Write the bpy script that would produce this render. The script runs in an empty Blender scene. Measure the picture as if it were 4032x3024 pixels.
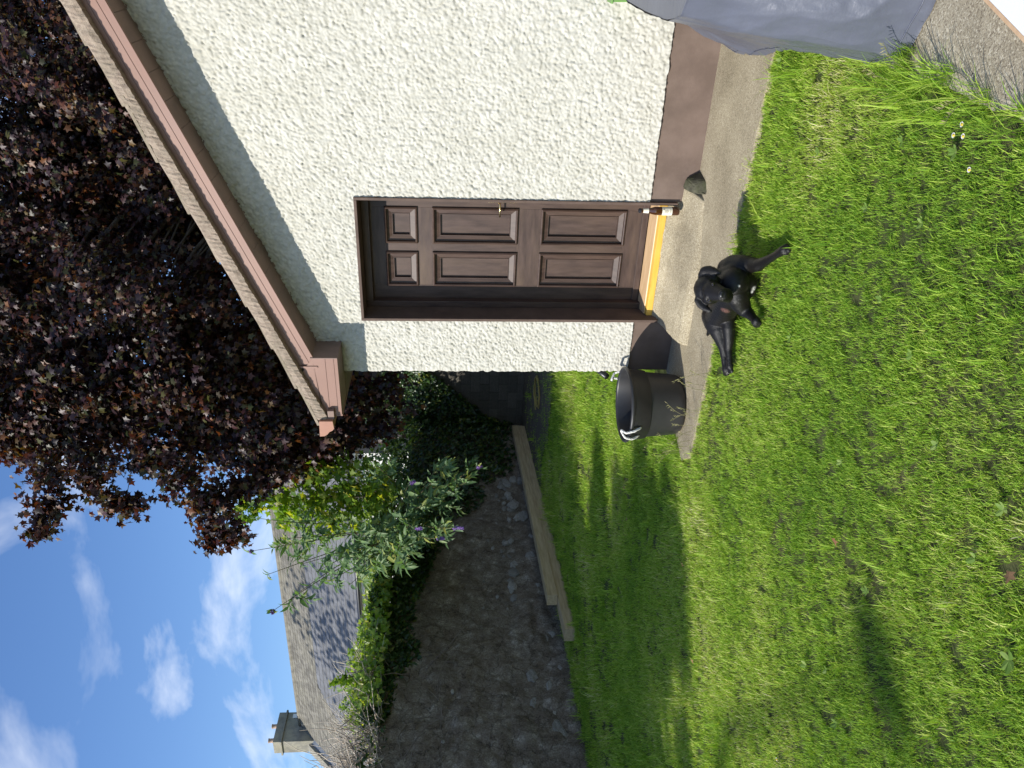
import bpy, bmesh, math, random
import numpy as np
from mathutils import Vector, Matrix, noise as mnoise

R_ = math.radians
scene = bpy.context.scene
col = scene.collection

# ------------------------------------------------------------------ camera
FPX = 3028.0                                    # focal length in pixels of the 4032 wide photograph
YAW, PIT = R_(31.4), math.atan(232 / FPX)
CAM = Vector((2.90, -4.956, 1.62))
_fh = Vector((-math.sin(YAW), math.cos(YAW), 0)); _z = Vector((0, 0, 1))
RIGHT = Vector((math.cos(YAW), math.sin(YAW), 0))
FWD = _fh * math.cos(PIT) - _z * math.sin(PIT)
UPV = _z * math.cos(PIT) + _fh * math.sin(PIT)
cam_d = bpy.data.cameras.new('camera'); cam = bpy.data.objects.new('camera', cam_d); col.objects.link(cam)
_cx, _cy, _cz = -UPV, RIGHT, -FWD               # the phone was held upright, the picture is stored on its side
M4 = Matrix.Identity(4)
for i in range(3):
    M4[i][0], M4[i][1], M4[i][2], M4[i][3] = _cx[i], _cy[i], _cz[i], CAM[i]
cam.matrix_world = M4
cam_d.sensor_fit = 'HORIZONTAL'; cam_d.sensor_width = 36.0; cam_d.lens = 36.0 * FPX / 4032
cam_d.clip_start = 0.05; cam_d.clip_end = 2000
scene.camera = cam

# ------------------------------------------------------------------ sky
SUN_T = Vector((0.146, 0.25, -0.173)).normalized()     # direction the light travels
SUN_EL = math.asin(-SUN_T.z); SUN_AZ = math.atan2(-SUN_T.x, -SUN_T.y)
world = bpy.data.worlds.new('World'); scene.world = world; world.use_nodes = True
wn, wl = world.node_tree.nodes, world.node_tree.links
for n in list(wn): wn.remove(n)
def WN(t, **k):
    n = wn.new(t)
    for a, v in k.items(): setattr(n, a, v)
    return n
out = WN('ShaderNodeOutputWorld'); bg = WN('ShaderNodeBackground')
sky = WN('ShaderNodeTexSky', sky_type='NISHITA', sun_disc=False)
sky.sun_elevation = SUN_EL; sky.sun_rotation = SUN_AZ; sky.air_density = 1.0; sky.dust_density = 0.2; sky.ozone_density = 3.0
tc = WN('ShaderNodeTexCoord'); sep = WN('ShaderNodeSeparateXYZ')
wl.new(tc.outputs['Generated'], sep.inputs[0])
mx = WN('ShaderNodeMath', operation='MAXIMUM'); mx.inputs[1].default_value = 0.02; wl.new(sep.outputs['Z'], mx.inputs[0])
ad = WN('ShaderNodeMath', operation='ADD'); ad.inputs[1].default_value = 0.25; wl.new(mx.outputs[0], ad.inputs[0])
dx = WN('ShaderNodeMath', operation='DIVIDE'); wl.new(sep.outputs['X'], dx.inputs[0]); wl.new(ad.outputs[0], dx.inputs[1])
dy = WN('ShaderNodeMath', operation='DIVIDE'); wl.new(sep.outputs['Y'], dy.inputs[0]); wl.new(ad.outputs[0], dy.inputs[1])
cb = WN('ShaderNodeCombineXYZ'); wl.new(dx.outputs[0], cb.inputs[0]); wl.new(dy.outputs[0], cb.inputs[1])
mp = WN('ShaderNodeMapping'); mp.inputs['Location'].default_value = (7.7, 2.2, 0); mp.inputs['Rotation'].default_value = (0, 0, R_(60)); mp.inputs['Scale'].default_value = (1.9, 2.9, 1)
wl.new(cb.outputs[0], mp.inputs[0])
nz = WN('ShaderNodeTexNoise'); nz.inputs['Scale'].default_value = 1.12; nz.inputs['Detail'].default_value = 6; nz.inputs['Roughness'].default_value = 0.55; nz.inputs['Distortion'].default_value = 0.35
wl.new(mp.outputs[0], nz.inputs['Vector'])
rp = WN('ShaderNodeValToRGB'); rp.color_ramp.elements[0].position = 0.50; rp.color_ramp.elements[1].position = 0.80
rp.color_ramp.elements[0].color = (0, 0, 0, 1); rp.color_ramp.elements[1].color = (0.85, 0.85, 0.85, 1)
wl.new(nz.outputs['Fac'], rp.inputs[0])
mxc = WN('ShaderNodeMix', data_type='RGBA'); wl.new(rp.outputs[0], mxc.inputs['Factor'])
hsv = WN('ShaderNodeHueSaturation'); hsv.inputs['Hue'].default_value = 0.508; hsv.inputs['Saturation'].default_value = 1.15; hsv.inputs['Value'].default_value = 1.35; wl.new(sky.outputs[0], hsv.inputs['Color'])
wl.new(hsv.outputs[0], mxc.inputs['A']); mxc.inputs['B'].default_value = (8.8, 9.1, 9.6, 1)
wl.new(mxc.outputs['Result'], bg.inputs['Color']); bg.inputs['Strength'].default_value = 0.12
wl.new(bg.outputs[0], out.inputs[0])

sun_d = bpy.data.lights.new('sun', 'SUN'); sun = bpy.data.objects.new('sun', sun_d); col.objects.link(sun)
sun_d.energy = 5.0; sun_d.angle = R_(0.53); sun_d.color = (1.0, 0.955, 0.88)
sun.rotation_euler = SUN_T.to_track_quat('-Z', 'Y').to_euler()
vs = scene.view_settings
vs.view_transform = 'Standard'; vs.look = 'None'; vs.gamma = 1.0; vs.use_curve_mapping = False
vs.exposure = 0.30
scene.render.engine = 'CYCLES'
scene.cycles.use_denoising = True
scene.cycles.max_bounces = 6; scene.cycles.diffuse_bounces = 2; scene.cycles.transparent_max_bounces = 4

# ------------------------------------------------------------------ helpers
rng = np.random.default_rng(7); random.seed(7)
def px(x, y, d):
    """world point seen at photograph pixel (x, y), d metres along the view axis"""
    return CAM + (FWD * FPX + RIGHT * (1512 - y) + UPV * (2016 - x)) * (d / FPX)
def pz(x, y, z=0.0):
    r = FWD * FPX + RIGHT * (1512 - y) + UPV * (2016 - x)
    return CAM + r * ((z - CAM.z) / r.z)
def link(o, parent=None):
    col.objects.link(o)
    if parent is not None: o.parent = parent
    return o
def tag(o, label=None, cat=None, group=None, kind=None):
    if label: o['label'] = label
    if cat: o['category'] = cat
    if group: o['group'] = group
    if kind: o['kind'] = kind
    return o
def empty(name, loc=(0, 0, 0), label=None, cat=None, group=None):
    o = bpy.data.objects.new(name, None); o.empty_display_size = 0.1; o.location = loc; col.objects.link(o)
    return tag(o, label, cat, group)
def setparent(o, p):
    """parent keeping the child's world-space vertices where they are"""
    if p is not None:
        o.parent = p; o.matrix_parent_inverse = Matrix.Translation(p.location).inverted()
class MB:
    def __init__(s): s.v, s.f = [], []
    def add(s, vs, fs):
        b = len(s.v); s.v += [tuple(v) for v in vs]; s.f += [tuple(i + b for i in f) for f in fs]; return s
    def box(s, x0, x1, y0, y1, z0, z1):
        return s.add([(x0,y0,z0),(x1,y0,z0),(x1,y1,z0),(x0,y1,z0),(x0,y0,z1),(x1,y0,z1),(x1,y1,z1),(x0,y1,z1)],
                     [(0,3,2,1),(4,5,6,7),(0,1,5,4),(1,2,6,5),(2,3,7,6),(3,0,4,7)])
    def prism(s, poly, axis, a, b):
        """extrude a closed 2D polygon along axis ('x','y','z') from a to b"""
        mk = {'x': lambda p, t: (t, p[0], p[1]), 'y': lambda p, t: (p[0], t, p[1]), 'z': lambda p, t: (p[0], p[1], t)}[axis]
        n = len(poly)
        return s.add([mk(p, a) for p in poly] + [mk(p, b) for p in poly],
                     [tuple(range(n)), tuple(range(2*n-1, n-1, -1))] + [(i, (i+1) % n + n*0 if False else (i+1) % n, (i+1) % n + n, i + n) for i in range(n)])
    def tube(s, pts, rad, n=6, cap=True):
        pts = [Vector(p) for p in pts]; m = len(pts)
        if not hasattr(rad, '__len__'): rad = [rad] * m
        rings = []; ref = None
        for i, p in enumerate(pts):
            t = (pts[min(i+1, m-1)] - pts[max(i-1, 0)]).normalized()
            if ref is None: ref = t.orthogonal().normalized()
            ref = (ref - t * ref.dot(t)); ref = ref.normalized() if ref.length > 1e-6 else t.orthogonal().normalized()
            b = t.cross(ref)
            rings.append([p + (ref * math.cos(2*math.pi*k/n) + b * math.sin(2*math.pi*k/n)) * rad[i] for k in range(n)])
        vs = [v for r in rings for v in r]; fs = []
        for i in range(m-1):
            for k in range(n):
                fs.append((i*n+k, i*n+(k+1) % n, (i+1)*n+(k+1) % n, (i+1)*n+k))
        if cap: fs += [tuple(range(n-1, -1, -1)), tuple((m-1)*n+k for k in range(n))]
        return s.add(vs, fs)
    def lathe(s, prof, c=(0,0,0), n=32):
        vs = []; fs = []; m = len(prof)
        for (r, z) in prof:
            for k in range(n):
                a = 2*math.pi*k/n; vs.append((c[0]+r*math.cos(a), c[1]+r*math.sin(a), c[2]+z))
        for i in range(m-1):
            for k in range(n): fs.append((i*n+k, i*n+(k+1) % n, (i+1)*n+(k+1) % n, (i+1)*n+k))
        return s.add(vs, fs)
    def mesh(s, name, mat, smooth=False, bevel=0, fix=True):
        me = bpy.data.meshes.new(name); me.from_pydata(s.v, [], s.f)
        if fix or bevel:
            bm = bmesh.new(); bm.from_mesh(me)
            if fix: bmesh.ops.recalc_face_normals(bm, faces=bm.faces)
            if bevel: bmesh.ops.bevel(bm, geom=list(bm.edges), offset=bevel, segments=2, affect='EDGES', profile=0.7)
            bm.to_mesh(me); bm.free()
        if mat: me.materials.append(mat)
        if smooth: me.polygons.foreach_set('use_smooth', [True] * len(me.polygons))
        me.update(); return me
    def build(s, name, mat, parent=None, smooth=False, bevel=0, fix=True):
        o = bpy.data.objects.new(name, s.mesh(name, mat, smooth, bevel, fix)); col.objects.link(o)
        setparent(o, parent); return o
def npmesh(name, V, F, mat, parent=None, smooth=False, link_=True, attrs=None):
    """fast mesh from numpy arrays; F is (n,3) or (n,4)"""
    me = bpy.data.meshes.new(name); V = np.asarray(V, np.float32); F = np.asarray(F, np.int32); k = F.shape[1]
    me.vertices.add(len(V)); me.vertices.foreach_set('co', V.ravel())
    me.loops.add(F.size); me.loops.foreach_set('vertex_index', F.ravel())
    me.polygons.add(len(F)); me.polygons.foreach_set('loop_start', np.arange(0, F.size, k, dtype=np.int32))
    if smooth: me.polygons.foreach_set('use_smooth', np.ones(len(F), bool))
    me.update(calc_edges=True); me.validate()
    if mat: me.materials.append(mat)
    if attrs:
        for an, av in attrs.items():
            a = me.attributes.new(an, 'FLOAT', 'POINT'); a.data.foreach_set('value', np.asarray(av, np.float32))
    o = bpy.data.objects.new(name, me)
    if link_: col.objects.link(o); setparent(o, parent)
    return o
def inst(name, mesh, mat4, parent=None):
    o = bpy.data.objects.new(name, mesh); o.matrix_basis = mat4; col.objects.link(o)
    if parent is not None:
        o.parent = parent; o.matrix_parent_inverse = Matrix.Translation(parent.location).inverted()
    return o
def vnoise(x, y, seed=0):
    """smooth 2-D value noise in 0..1, numpy"""
    xi = np.floor(x).astype(np.int64); yi = np.floor(y).astype(np.int64); fx = x - xi; fy = y - yi
    fx = fx*fx*(3-2*fx); fy = fy*fy*(3-2*fy)
    def h(a, b):
        n = (a * 374761393 + b * 668265263 + seed * 144269) & 0xffffffff
        n = ((n ^ (n >> 13)) * 1274126177) & 0xffffffff
        return ((n ^ (n >> 16)) & 0xffff) / 65535.0
    return (h(xi,yi)*(1-fx)+h(xi+1,yi)*fx)*(1-fy) + (h(xi,yi+1)*(1-fx)+h(xi+1,yi+1)*fx)*fy
def fbm(x, y, seed=0, o=4):
    s = 0; a = .5; t = 0
    for i in range(o): s = s + a*vnoise(x*2**i, y*2**i, seed+i); t += a; a *= .5
    return s / t
def hsh(a, b, seed):
    n = (a * 374761393 + b * 668265263 + seed * 144269) & 0xffffffff
    n = ((n ^ (n >> 13)) * 1274126177) & 0xffffffff
    return ((n ^ (n >> 16)) & 0xffff) / 65535.0
def pebbles(x, y, cell, seed):
    """half-buried lumps, one per cell: height 0..1"""
    X = x / cell; Y = y / cell; xi = np.floor(X).astype(np.int64); yi = np.floor(Y).astype(np.int64); H = np.zeros_like(X)
    for i in (-1, 0, 1):
        for j in (-1, 0, 1):
            a, b = xi+i, yi+j
            cx_ = a + hsh(a, b, seed); cy_ = b + hsh(a, b, seed+1); r = .55 + .5*hsh(a, b, seed+2); am = .35+.65*hsh(a, b, seed+3)
            d2 = ((X-cx_)**2 + (Y-cy_)**2) / (r*r)
            H = np.maximum(H, am*np.sqrt(np.clip(1-d2, 0, 1)))
    return H

# ------------------------------------------------------------------ materials
def newmat(name):
    m = bpy.data.materials.new(name); m.use_nodes = True
    nt = m.node_tree; b = nt.nodes['Principled BSDF']; return m, nt.nodes, nt.links, b
def ramp(nodes, cols):
    r = nodes.new('ShaderNodeValToRGB'); e = r.color_ramp.elements
    while len(e) < len(cols): e.new(0.5)
    for i, (p, c) in enumerate(cols): e[i].position = p; e[i].color = (*c, 1)
    return r
def noise_node(N, L, scale, detail=4, rough=.55, vec=None, dist=0):
    n = N.new('ShaderNodeTexNoise'); n.inputs['Scale'].default_value = scale; n.inputs['Detail'].default_value = detail
    n.inputs['Roughness'].default_value = rough; n.inputs['Distortion'].default_value = dist
    if vec is not None: L.new(vec, n.inputs['Vector'])
    return n
def coords(N, L, scale=(1,1,1), kind='Object'):
    t = N.new('ShaderNodeTexCoord'); m = N.new('ShaderNodeMapping'); m.inputs['Scale'].default_value = scale
    L.new(t.outputs[kind], m.inputs[0]); return m.outputs[0]
def surf(name, c0, c1, scale=8, rough=.8, bump=.2, bscale=None, stretch=(1,1,1), spec=.3, lo=.35, hi=.65, detail=5, bdist=.01, metallic=0, c2=None, s2=1.5, f2=.5, island=0, coat=0):
    """two-tone noise surface with bump; c2 adds large soft stains"""
    m, N, L, B = newmat(name); v = coords(N, L, stretch)
    n = noise_node(N, L, scale, detail, .6, v); r = ramp(N, [(lo, c0), (hi, c1)]); L.new(n.outputs['Fac'], r.inputs[0]); cs = r.outputs[0]
    if c2:
        n2 = noise_node(N, L, s2, 6, .65, v); r2 = ramp(N, [(.45, (0,0,0)), (.7, (f2,f2,f2))]); L.new(n2.outputs['Fac'], r2.inputs[0])
        mi = N.new('ShaderNodeMix'); mi.data_type = 'RGBA'; L.new(r2.outputs[0], mi.inputs['Factor']); L.new(cs, mi.inputs['A']); mi.inputs['B'].default_value = (*c2, 1); cs = mi.outputs['Result']
    if island:
        oi = N.new('ShaderNodeNewGeometry' ) if island > 0 else N.new('ShaderNodeObjectInfo')
        hv = N.new('ShaderNodeHueSaturation'); mr = N.new('ShaderNodeMapRange'); a = abs(island)
        mr.inputs['To Min'].default_value = 1-a; mr.inputs['To Max'].default_value = 1+a
        L.new(oi.outputs['Random Per Island' if island > 0 else 'Random'], mr.inputs['Value']); L.new(mr.outputs[0], hv.inputs['Value']); L.new(cs, hv.inputs['Color']); cs = hv.outputs[0]
    L.new(cs, B.inputs['Base Color']); B.inputs['Roughness'].default_value = rough; B.inputs['Specular IOR Level'].default_value = spec; B.inputs['Metallic'].default_value = metallic; B.inputs['Coat Weight'].default_value = coat
    if bump:
        nb = noise_node(N, L, bscale or scale*2, 6, .65, v); bp = N.new('ShaderNodeBump'); bp.inputs['Strength'].default_value = bump; bp.inputs['Distance'].default_value = bdist
        L.new(nb.outputs['Fac'], bp.inputs['Height']); L.new(bp.outputs[0], B.inputs['Normal'])
    return m
def leafmat(name, cols, rough=.45, trans=.35, spec=.5, tint=(1.3, 1.5, .5), val=.25):
    """colour picked per leaf; thin leaf that lets some light through"""
    m, N, L, B = newmat(name); g = N.new('ShaderNodeNewGeometry'); oi = N.new('ShaderNodeObjectInfo')
    adn = N.new('ShaderNodeMath'); adn.operation = 'ADD'; L.new(g.outputs['Random Per Island'], adn.inputs[0]); L.new(oi.outputs['Random'], adn.inputs[1])
    fr = N.new('ShaderNodeMath'); fr.operation = 'FRACT'; L.new(adn.outputs[0], fr.inputs[0])
    r = ramp(N, cols); L.new(fr.outputs[0], r.inputs[0])
    L.new(r.outputs[0], B.inputs['Base Color']); B.inputs['Roughness'].default_value = rough; B.inputs['Specular IOR Level'].default_value = spec
    if trans:
        tr = N.new('ShaderNodeBsdfTranslucent'); mu = N.new('ShaderNodeMix'); mu.data_type = 'RGBA'; mu.blend_type = 'MULTIPLY'; mu.inputs['Factor'].default_value = 1
        L.new(r.outputs[0], mu.inputs['A']); mu.inputs['B'].default_value = (*tint, 1); L.new(mu.outputs['Result'], tr.inputs['Color'])
        ms = N.new('ShaderNodeMixShader'); ms.inputs[0].default_value = trans
        L.new(B.outputs[0], ms.inputs[1]); L.new(tr.outputs[0], ms.inputs[2]); L.new(ms.outputs[0], N['Material Output'].inputs['Surface'])
    return m
def plain(name, c, rough=.5, spec=.5, metallic=0, trans=0, coat=0):
    m, N, L, B = newmat(name); B.inputs['Base Color'].default_value = (*c, 1); B.inputs['Roughness'].default_value = rough; B.inputs['Specular IOR Level'].default_value = spec; B.inputs['Metallic'].default_value = metallic
    B.inputs['Transmission Weight'].default_value = trans; B.inputs['Coat Weight'].default_value = coat
    return m

def concrete_mat(name, base, dark, pale, scale=1.0):
    """worn concrete with aggregate showing"""
    m, N, L, B = newmat(name); v = coords(N, L)
    vo = N.new('ShaderNodeTexVoronoi'); vo.inputs['Scale'].default_value = 200*scale; L.new(v, vo.inputs['Vector'])
    vc = N.new('ShaderNodeSeparateColor'); L.new(vo.outputs['Color'], vc.inputs[0])
    r1 = ramp(N, [(0, dark), (.35, base), (.75, base), (1, pale)]); L.new(vc.outputs[0], r1.inputs[0])
    n2 = noise_node(N, L, 2.2, 6, .6, v); r2 = ramp(N, [(.3, (.66,.64,.6)), (.7, (1.08,1.07,1.03))]); L.new(n2.outputs['Fac'], r2.inputs[0])
    mu = N.new('ShaderNodeMix'); mu.data_type = 'RGBA'; mu.blend_type = 'MULTIPLY'; mu.inputs['Factor'].default_value = 1; L.new(r1.outputs[0], mu.inputs['A']); L.new(r2.outputs[0], mu.inputs['B'])
    n3 = noise_node(N, L, 260*scale, 3, .6, v); r3 = ramp(N, [(.3, (.7,.7,.68)), (.7, (1.15,1.15,1.12))]); L.new(n3.outputs['Fac'], r3.inputs[0])
    mu2 = N.new('ShaderNodeMix'); mu2.data_type = 'RGBA'; mu2.blend_type = 'MULTIPLY'; mu2.inputs['Factor'].default_value = 1; L.new(mu.outputs['Result'], mu2.inputs['A']); L.new(r3.outputs[0], mu2.inputs['B'])
    L.new(mu2.outputs['Result'], B.inputs['Base Color']); B.inputs['Roughness'].default_value = .9; B.inputs['Specular IOR Level'].default_value = .2
    bp = N.new('ShaderNodeBump'); bp.inputs['Strength'].default_value = .55; bp.inputs['Distance'].default_value = .006
    L.new(n3.outputs['Fac'], bp.inputs['Height']); L.new(bp.outputs[0], B.inputs['Normal']); return m

M = {}
M['lawn_soil'] = surf('lawn_soil', (.030,.042,.010), (.065,.080,.022), 14, .95, .5, 60, c2=(.10,.075,.04), s2=.9, f2=.55)
M['bare_soil'] = surf('bare_soil', (.075,.058,.040), (.13,.105,.075), 18, .95, .6, 50, c2=(.05,.06,.02), s2=3, f2=.6)
M['path'] = concrete_mat('path_concrete', (.42,.365,.265), (.25,.21,.145), (.60,.54,.43))
M['yard'] = concrete_mat('yard_concrete', (.44,.39,.30), (.24,.20,.15), (.66,.61,.50), 1.0)
M['roughcast'] = surf('roughcast', (.44,.425,.365), (.56,.545,.485), 30, .92, .35, 260, spec=.15, bdist=.003, c2=(.40,.385,.32), s2=2.2, f2=.45)
M['plinth'] = surf('plinth_paint', (.125,.090,.071), (.165,.119,.095), 5, .75, .35, 150, spec=.25, bdist=.003, c2=(.19,.15,.125), s2=2.5, f2=.3)
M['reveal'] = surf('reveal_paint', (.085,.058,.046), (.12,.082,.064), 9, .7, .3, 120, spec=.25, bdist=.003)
M['door'] = surf('door_stain', (.040,.022,.017), (.076,.046,.036), 5, .52, .12, 40, stretch=(6,6,1), spec=.45, bdist=.002, c2=(.12,.075,.045), s2=1.2, f2=.4)
M['rail'] = surf('door_stain_rails', (.040,.022,.017), (.076,.046,.036), 5, .52, .12, 40, stretch=(1,6,6), spec=.45, bdist=.002, c2=(.13,.085,.05), s2=1.4, f2=.45)
M['sill'] = surf('varnished_sill', (.62,.36,.055), (.72,.44,.085), 4, .25, .05, 30, stretch=(1,8,8), spec=.5, coat=.4)
M['sill_top'] = surf('weathered_sill_top', (.50,.33,.17), (.62,.42,.24), 6, .4, .1, 30, stretch=(1,8,8))
M['brass'] = plain('brass', (.80,.62,.30), .22, .5, 1.0)
M['fascia'] = surf('brown_fascia', (.225,.122,.088), (.262,.146,.108), 2.2, .42, .03, 20, spec=.4, bdist=.001, c2=(.20,.125,.10), s2=3, f2=.4)
M['soffit'] = surf('brown_soffit', (.185,.125,.10), (.235,.16,.13), 4, .55, .05, 40, spec=.3, bdist=.001, c2=(.13,.095,.08), s2=5, f2=.6)
M['gutter'] = surf('brown_gutter', (.30,.14,.09), (.37,.175,.11), 3, .38, .02, 20, spec=.45, bdist=.001)
M['verge'] = surf('verge_mortar', (.25,.195,.155), (.37,.30,.235), 45, .95, .8, 140, spec=.1, bdist=.006, c2=(.17,.15,.11), s2=6, f2=.5)
M['tile'] = surf('concrete_tile', (.24,.19,.15), (.36,.295,.23), 38, .95, .6, 120, spec=.1, bdist=.004, c2=(.20,.19,.12), s2=9, f2=.5, island=-.12)
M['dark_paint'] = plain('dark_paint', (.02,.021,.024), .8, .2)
def wall_rubble():
    m, N, L, B = newmat('old_render'); v = coords(N, L)
    n1 = noise_node(N, L, 4.6, 10, .78, v); r1 = ramp(N, [(.30, (.095,.075,.056)), (.44, (.19,.155,.12)), (.56, (.27,.235,.19)), (.66, (.48,.445,.39))]); L.new(n1.outputs['Fac'], r1.inputs[0])
    n2 = noise_node(N, L, 48, 7, .78, v); r2 = ramp(N, [(.32, (.38,.36,.34)), (.5, (.9,.88,.85)), (.7, (1.4,1.38,1.32))]); L.new(n2.outputs['Fac'], r2.inputs[0])
    mu = N.new('ShaderNodeMix'); mu.data_type = 'RGBA'; mu.blend_type = 'MULTIPLY'; mu.inputs['Factor'].default_value = 1; L.new(r1.outputs[0], mu.inputs['A']); L.new(r2.outputs[0], mu.inputs['B'])
    dv = N.new('ShaderNodeVectorMath'); dv.operation = 'ADD'; nd = noise_node(N, L, 5, 4, .6, v)
    sc = N.new('ShaderNodeVectorMath'); sc.operation = 'SCALE'; sc.inputs['Scale'].default_value = .35; L.new(nd.outputs['Color'], sc.inputs[0]); L.new(v, dv.inputs[0]); L.new(sc.outputs[0], dv.inputs[1])
    vo = N.new('ShaderNodeTexVoronoi'); vo.feature = 'DISTANCE_TO_EDGE'; vo.inputs['Scale'].default_value = 3.1; L.new(dv.outputs[0], vo.inputs['Vector'])
    rc = ramp(N, [(0, (.45,.45,.45)), (.02, (1,1,1))]); L.new(vo.outputs['Distance'], rc.inputs[0])
    mu2 = N.new('ShaderNodeMix'); mu2.data_type = 'RGBA'; mu2.blend_type = 'MULTIPLY'; mu2.inputs['Factor'].default_value = .8; L.new(mu.outputs['Result'], mu2.inputs['A']); L.new(rc.outputs[0], mu2.inputs['B'])
    L.new(mu2.outputs['Result'], B.inputs['Base Color']); B.inputs['Roughness'].default_value = .95; B.inputs['Specular IOR Level'].default_value = .1
    ma = N.new('ShaderNodeMath'); ma.operation = 'ADD'; L.new(n2.outputs['Fac'], ma.inputs[0]); L.new(rc.outputs[0], ma.inputs[1])
    bp = N.new('ShaderNodeBump'); bp.inputs['Strength'].default_value = .9; bp.inputs['Distance'].default_value = .02; L.new(ma.outputs[0], bp.inputs['Height']); L.new(bp.outputs[0], B.inputs['Normal']); return m
M['rubble'] = wall_rubble()
M['stone'] = surf('limestone', (.19,.175,.15), (.40,.38,.34), 9, .9, .6, 40, spec=.15, island=-.3)
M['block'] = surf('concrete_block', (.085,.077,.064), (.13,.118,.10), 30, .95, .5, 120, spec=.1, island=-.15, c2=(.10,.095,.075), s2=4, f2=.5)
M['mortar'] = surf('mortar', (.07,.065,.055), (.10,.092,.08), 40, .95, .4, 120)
M['timber'] = surf('sawn_timber', (.42,.315,.165), (.56,.44,.26), 3, .8, .3, 12, stretch=(14,1,14), spec=.2, c2=(.30,.21,.11), s2=2, f2=.5)
M['slate_old'] = surf('old_slate', (.115,.106,.088), (.205,.192,.160), 5, .85, .3, 30, spec=.25, island=-.18, c2=(.24,.225,.17), s2=1.8, f2=.5)
M['slate_new'] = surf('grey_slate', (.125,.126,.130), (.165,.167,.172), 3, .7, .1, 20, spec=.3, island=-.10)
M['house_wall'] = surf('pale_wall', (.62,.61,.58), (.72,.71,.68), 3, .9, .2, 60)
M['chim'] = surf('chimney_render', (.19,.18,.15), (.28,.265,.22), 4, .95, .3, 40, c2=(.34,.31,.20), s2=2, f2=.5)
M['lead'] = surf('lead', (.10,.12,.15), (.16,.18,.21), 6, .6, .1)
M['terracotta'] = surf('terracotta', (.36,.25,.18), (.45,.33,.25), 8, .85, .1)
M['pvc_black'] = plain('black_pvc', (.012,.012,.013), .35)
M['white_paint'] = plain('white_paint', (.75,.75,.73), .5)
M['rubber'] = surf('black_rubber', (.020,.020,.021), (.030,.030,.031), 3, .42, .04, 60, spec=.45, bdist=.001, c2=(.05,.048,.044), s2=4, f2=.35)
M['rope'] = surf('white_rope', (.62,.60,.55), (.80,.78,.73), 60, .85, .3, 200)
M['glass_brown'] = plain('brown_glass', (.05,.016,.006), .05, .5, 0, .0, .6)
M['paper'] = surf('paper_label', (.62,.58,.44), (.78,.75,.62), 12, .6, 0)
M['label_ink'] = plain('label_ink', (.16,.14,.10), .6)
M['cover'] = surf('grey_nylon', (.085,.092,.120), (.112,.120,.152), 1.5, .33, .30, 16, spec=.38, bdist=.012)
M['laminate'] = plain('white_laminate', (.80,.80,.79), .35)
M['trim'] = surf('pale_wood_trim', (.50,.33,.19), (.58,.40,.24), 5, .6, .05, stretch=(1,8,8))
M['green_plastic'] = plain('green_plastic', (.14,.28,.07), .4)
M['hose'] = plain('yellow_hose', (.34,.26,.06), .5)
M['bark'] = surf('bark', (.055,.045,.035), (.12,.10,.08), 10, .95, .8, 22, stretch=(1,1,.3))
M['twig'] = surf('dry_twig', (.34,.28,.22), (.58,.51,.42), 3, .9, 0, island=.35)
M['stem'] = surf('green_stem', (.10,.085,.04), (.16,.15,.06), 6, .8, 0)
M['maple'] = leafmat('copper_leaf', [(0,(.012,.007,.010)), (.28,(.026,.012,.016)), (.48,(.056,.019,.020)), (.64,(.024,.034,.010)), (.80,(.105,.032,.020)), (.91,(.060,.066,.015)), (1,(.17,.06,.018))], .44, .32, .42, (2.0,1.2,.4))
M['maple_bright'] = leafmat('green_maple_leaf', [(0,(.10,.19,.025)), (.5,(.17,.28,.035)), (.85,(.26,.34,.04)), (1,(.45,.40,.05))], .4, .55, .5, (1.4,1.4,.5))
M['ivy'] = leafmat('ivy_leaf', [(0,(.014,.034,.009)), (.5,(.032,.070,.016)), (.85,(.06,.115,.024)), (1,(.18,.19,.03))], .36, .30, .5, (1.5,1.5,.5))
M['ivy_sunlit'] = leafmat('sunlit_ivy_leaf', [(0,(.12,.21,.03)), (.5,(.22,.34,.045)), (.85,(.33,.44,.065)), (1,(.48,.45,.08))], .38, .50, .5, (1.4,1.4,.5))  # brighter copy of the ivy colours, sunlight painted in for the wall top
M['budd'] = leafmat('buddleia_leaf', [(0,(.075,.135,.055)), (.5,(.12,.20,.078)), (.9,(.18,.27,.10)), (1,(.32,.33,.06))], .5, .35, .4, (1.2,1.4,.6))
M['purple'] = leafmat('purple_floret', [(0,(.17,.09,.30)), (.6,(.26,.15,.42)), (1,(.36,.26,.50))], .7, .2, .2, (1,1,1))
M['hedge_leaf'] = leafmat('hedge_leaf', [(0,(.03,.06,.012)), (1,(.07,.12,.03))], .5, .2)
M['weed'] = leafmat('weed_leaf', [(0,(.14,.24,.04)), (.6,(.22,.33,.07)), (1,(.32,.40,.12))], .45, .4, .4)
M['dead_leaf'] = leafmat('dead_leaf', [(0,(.20,.10,.05)), (1,(.38,.22,.12))], .7, .2, .2)
M['mossy'] = surf('mossy_stone', (.055,.052,.036), (.11,.105,.07), 25, .95, .7, 80, c2=(.06,.075,.02), s2=8, f2=.6)

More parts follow.
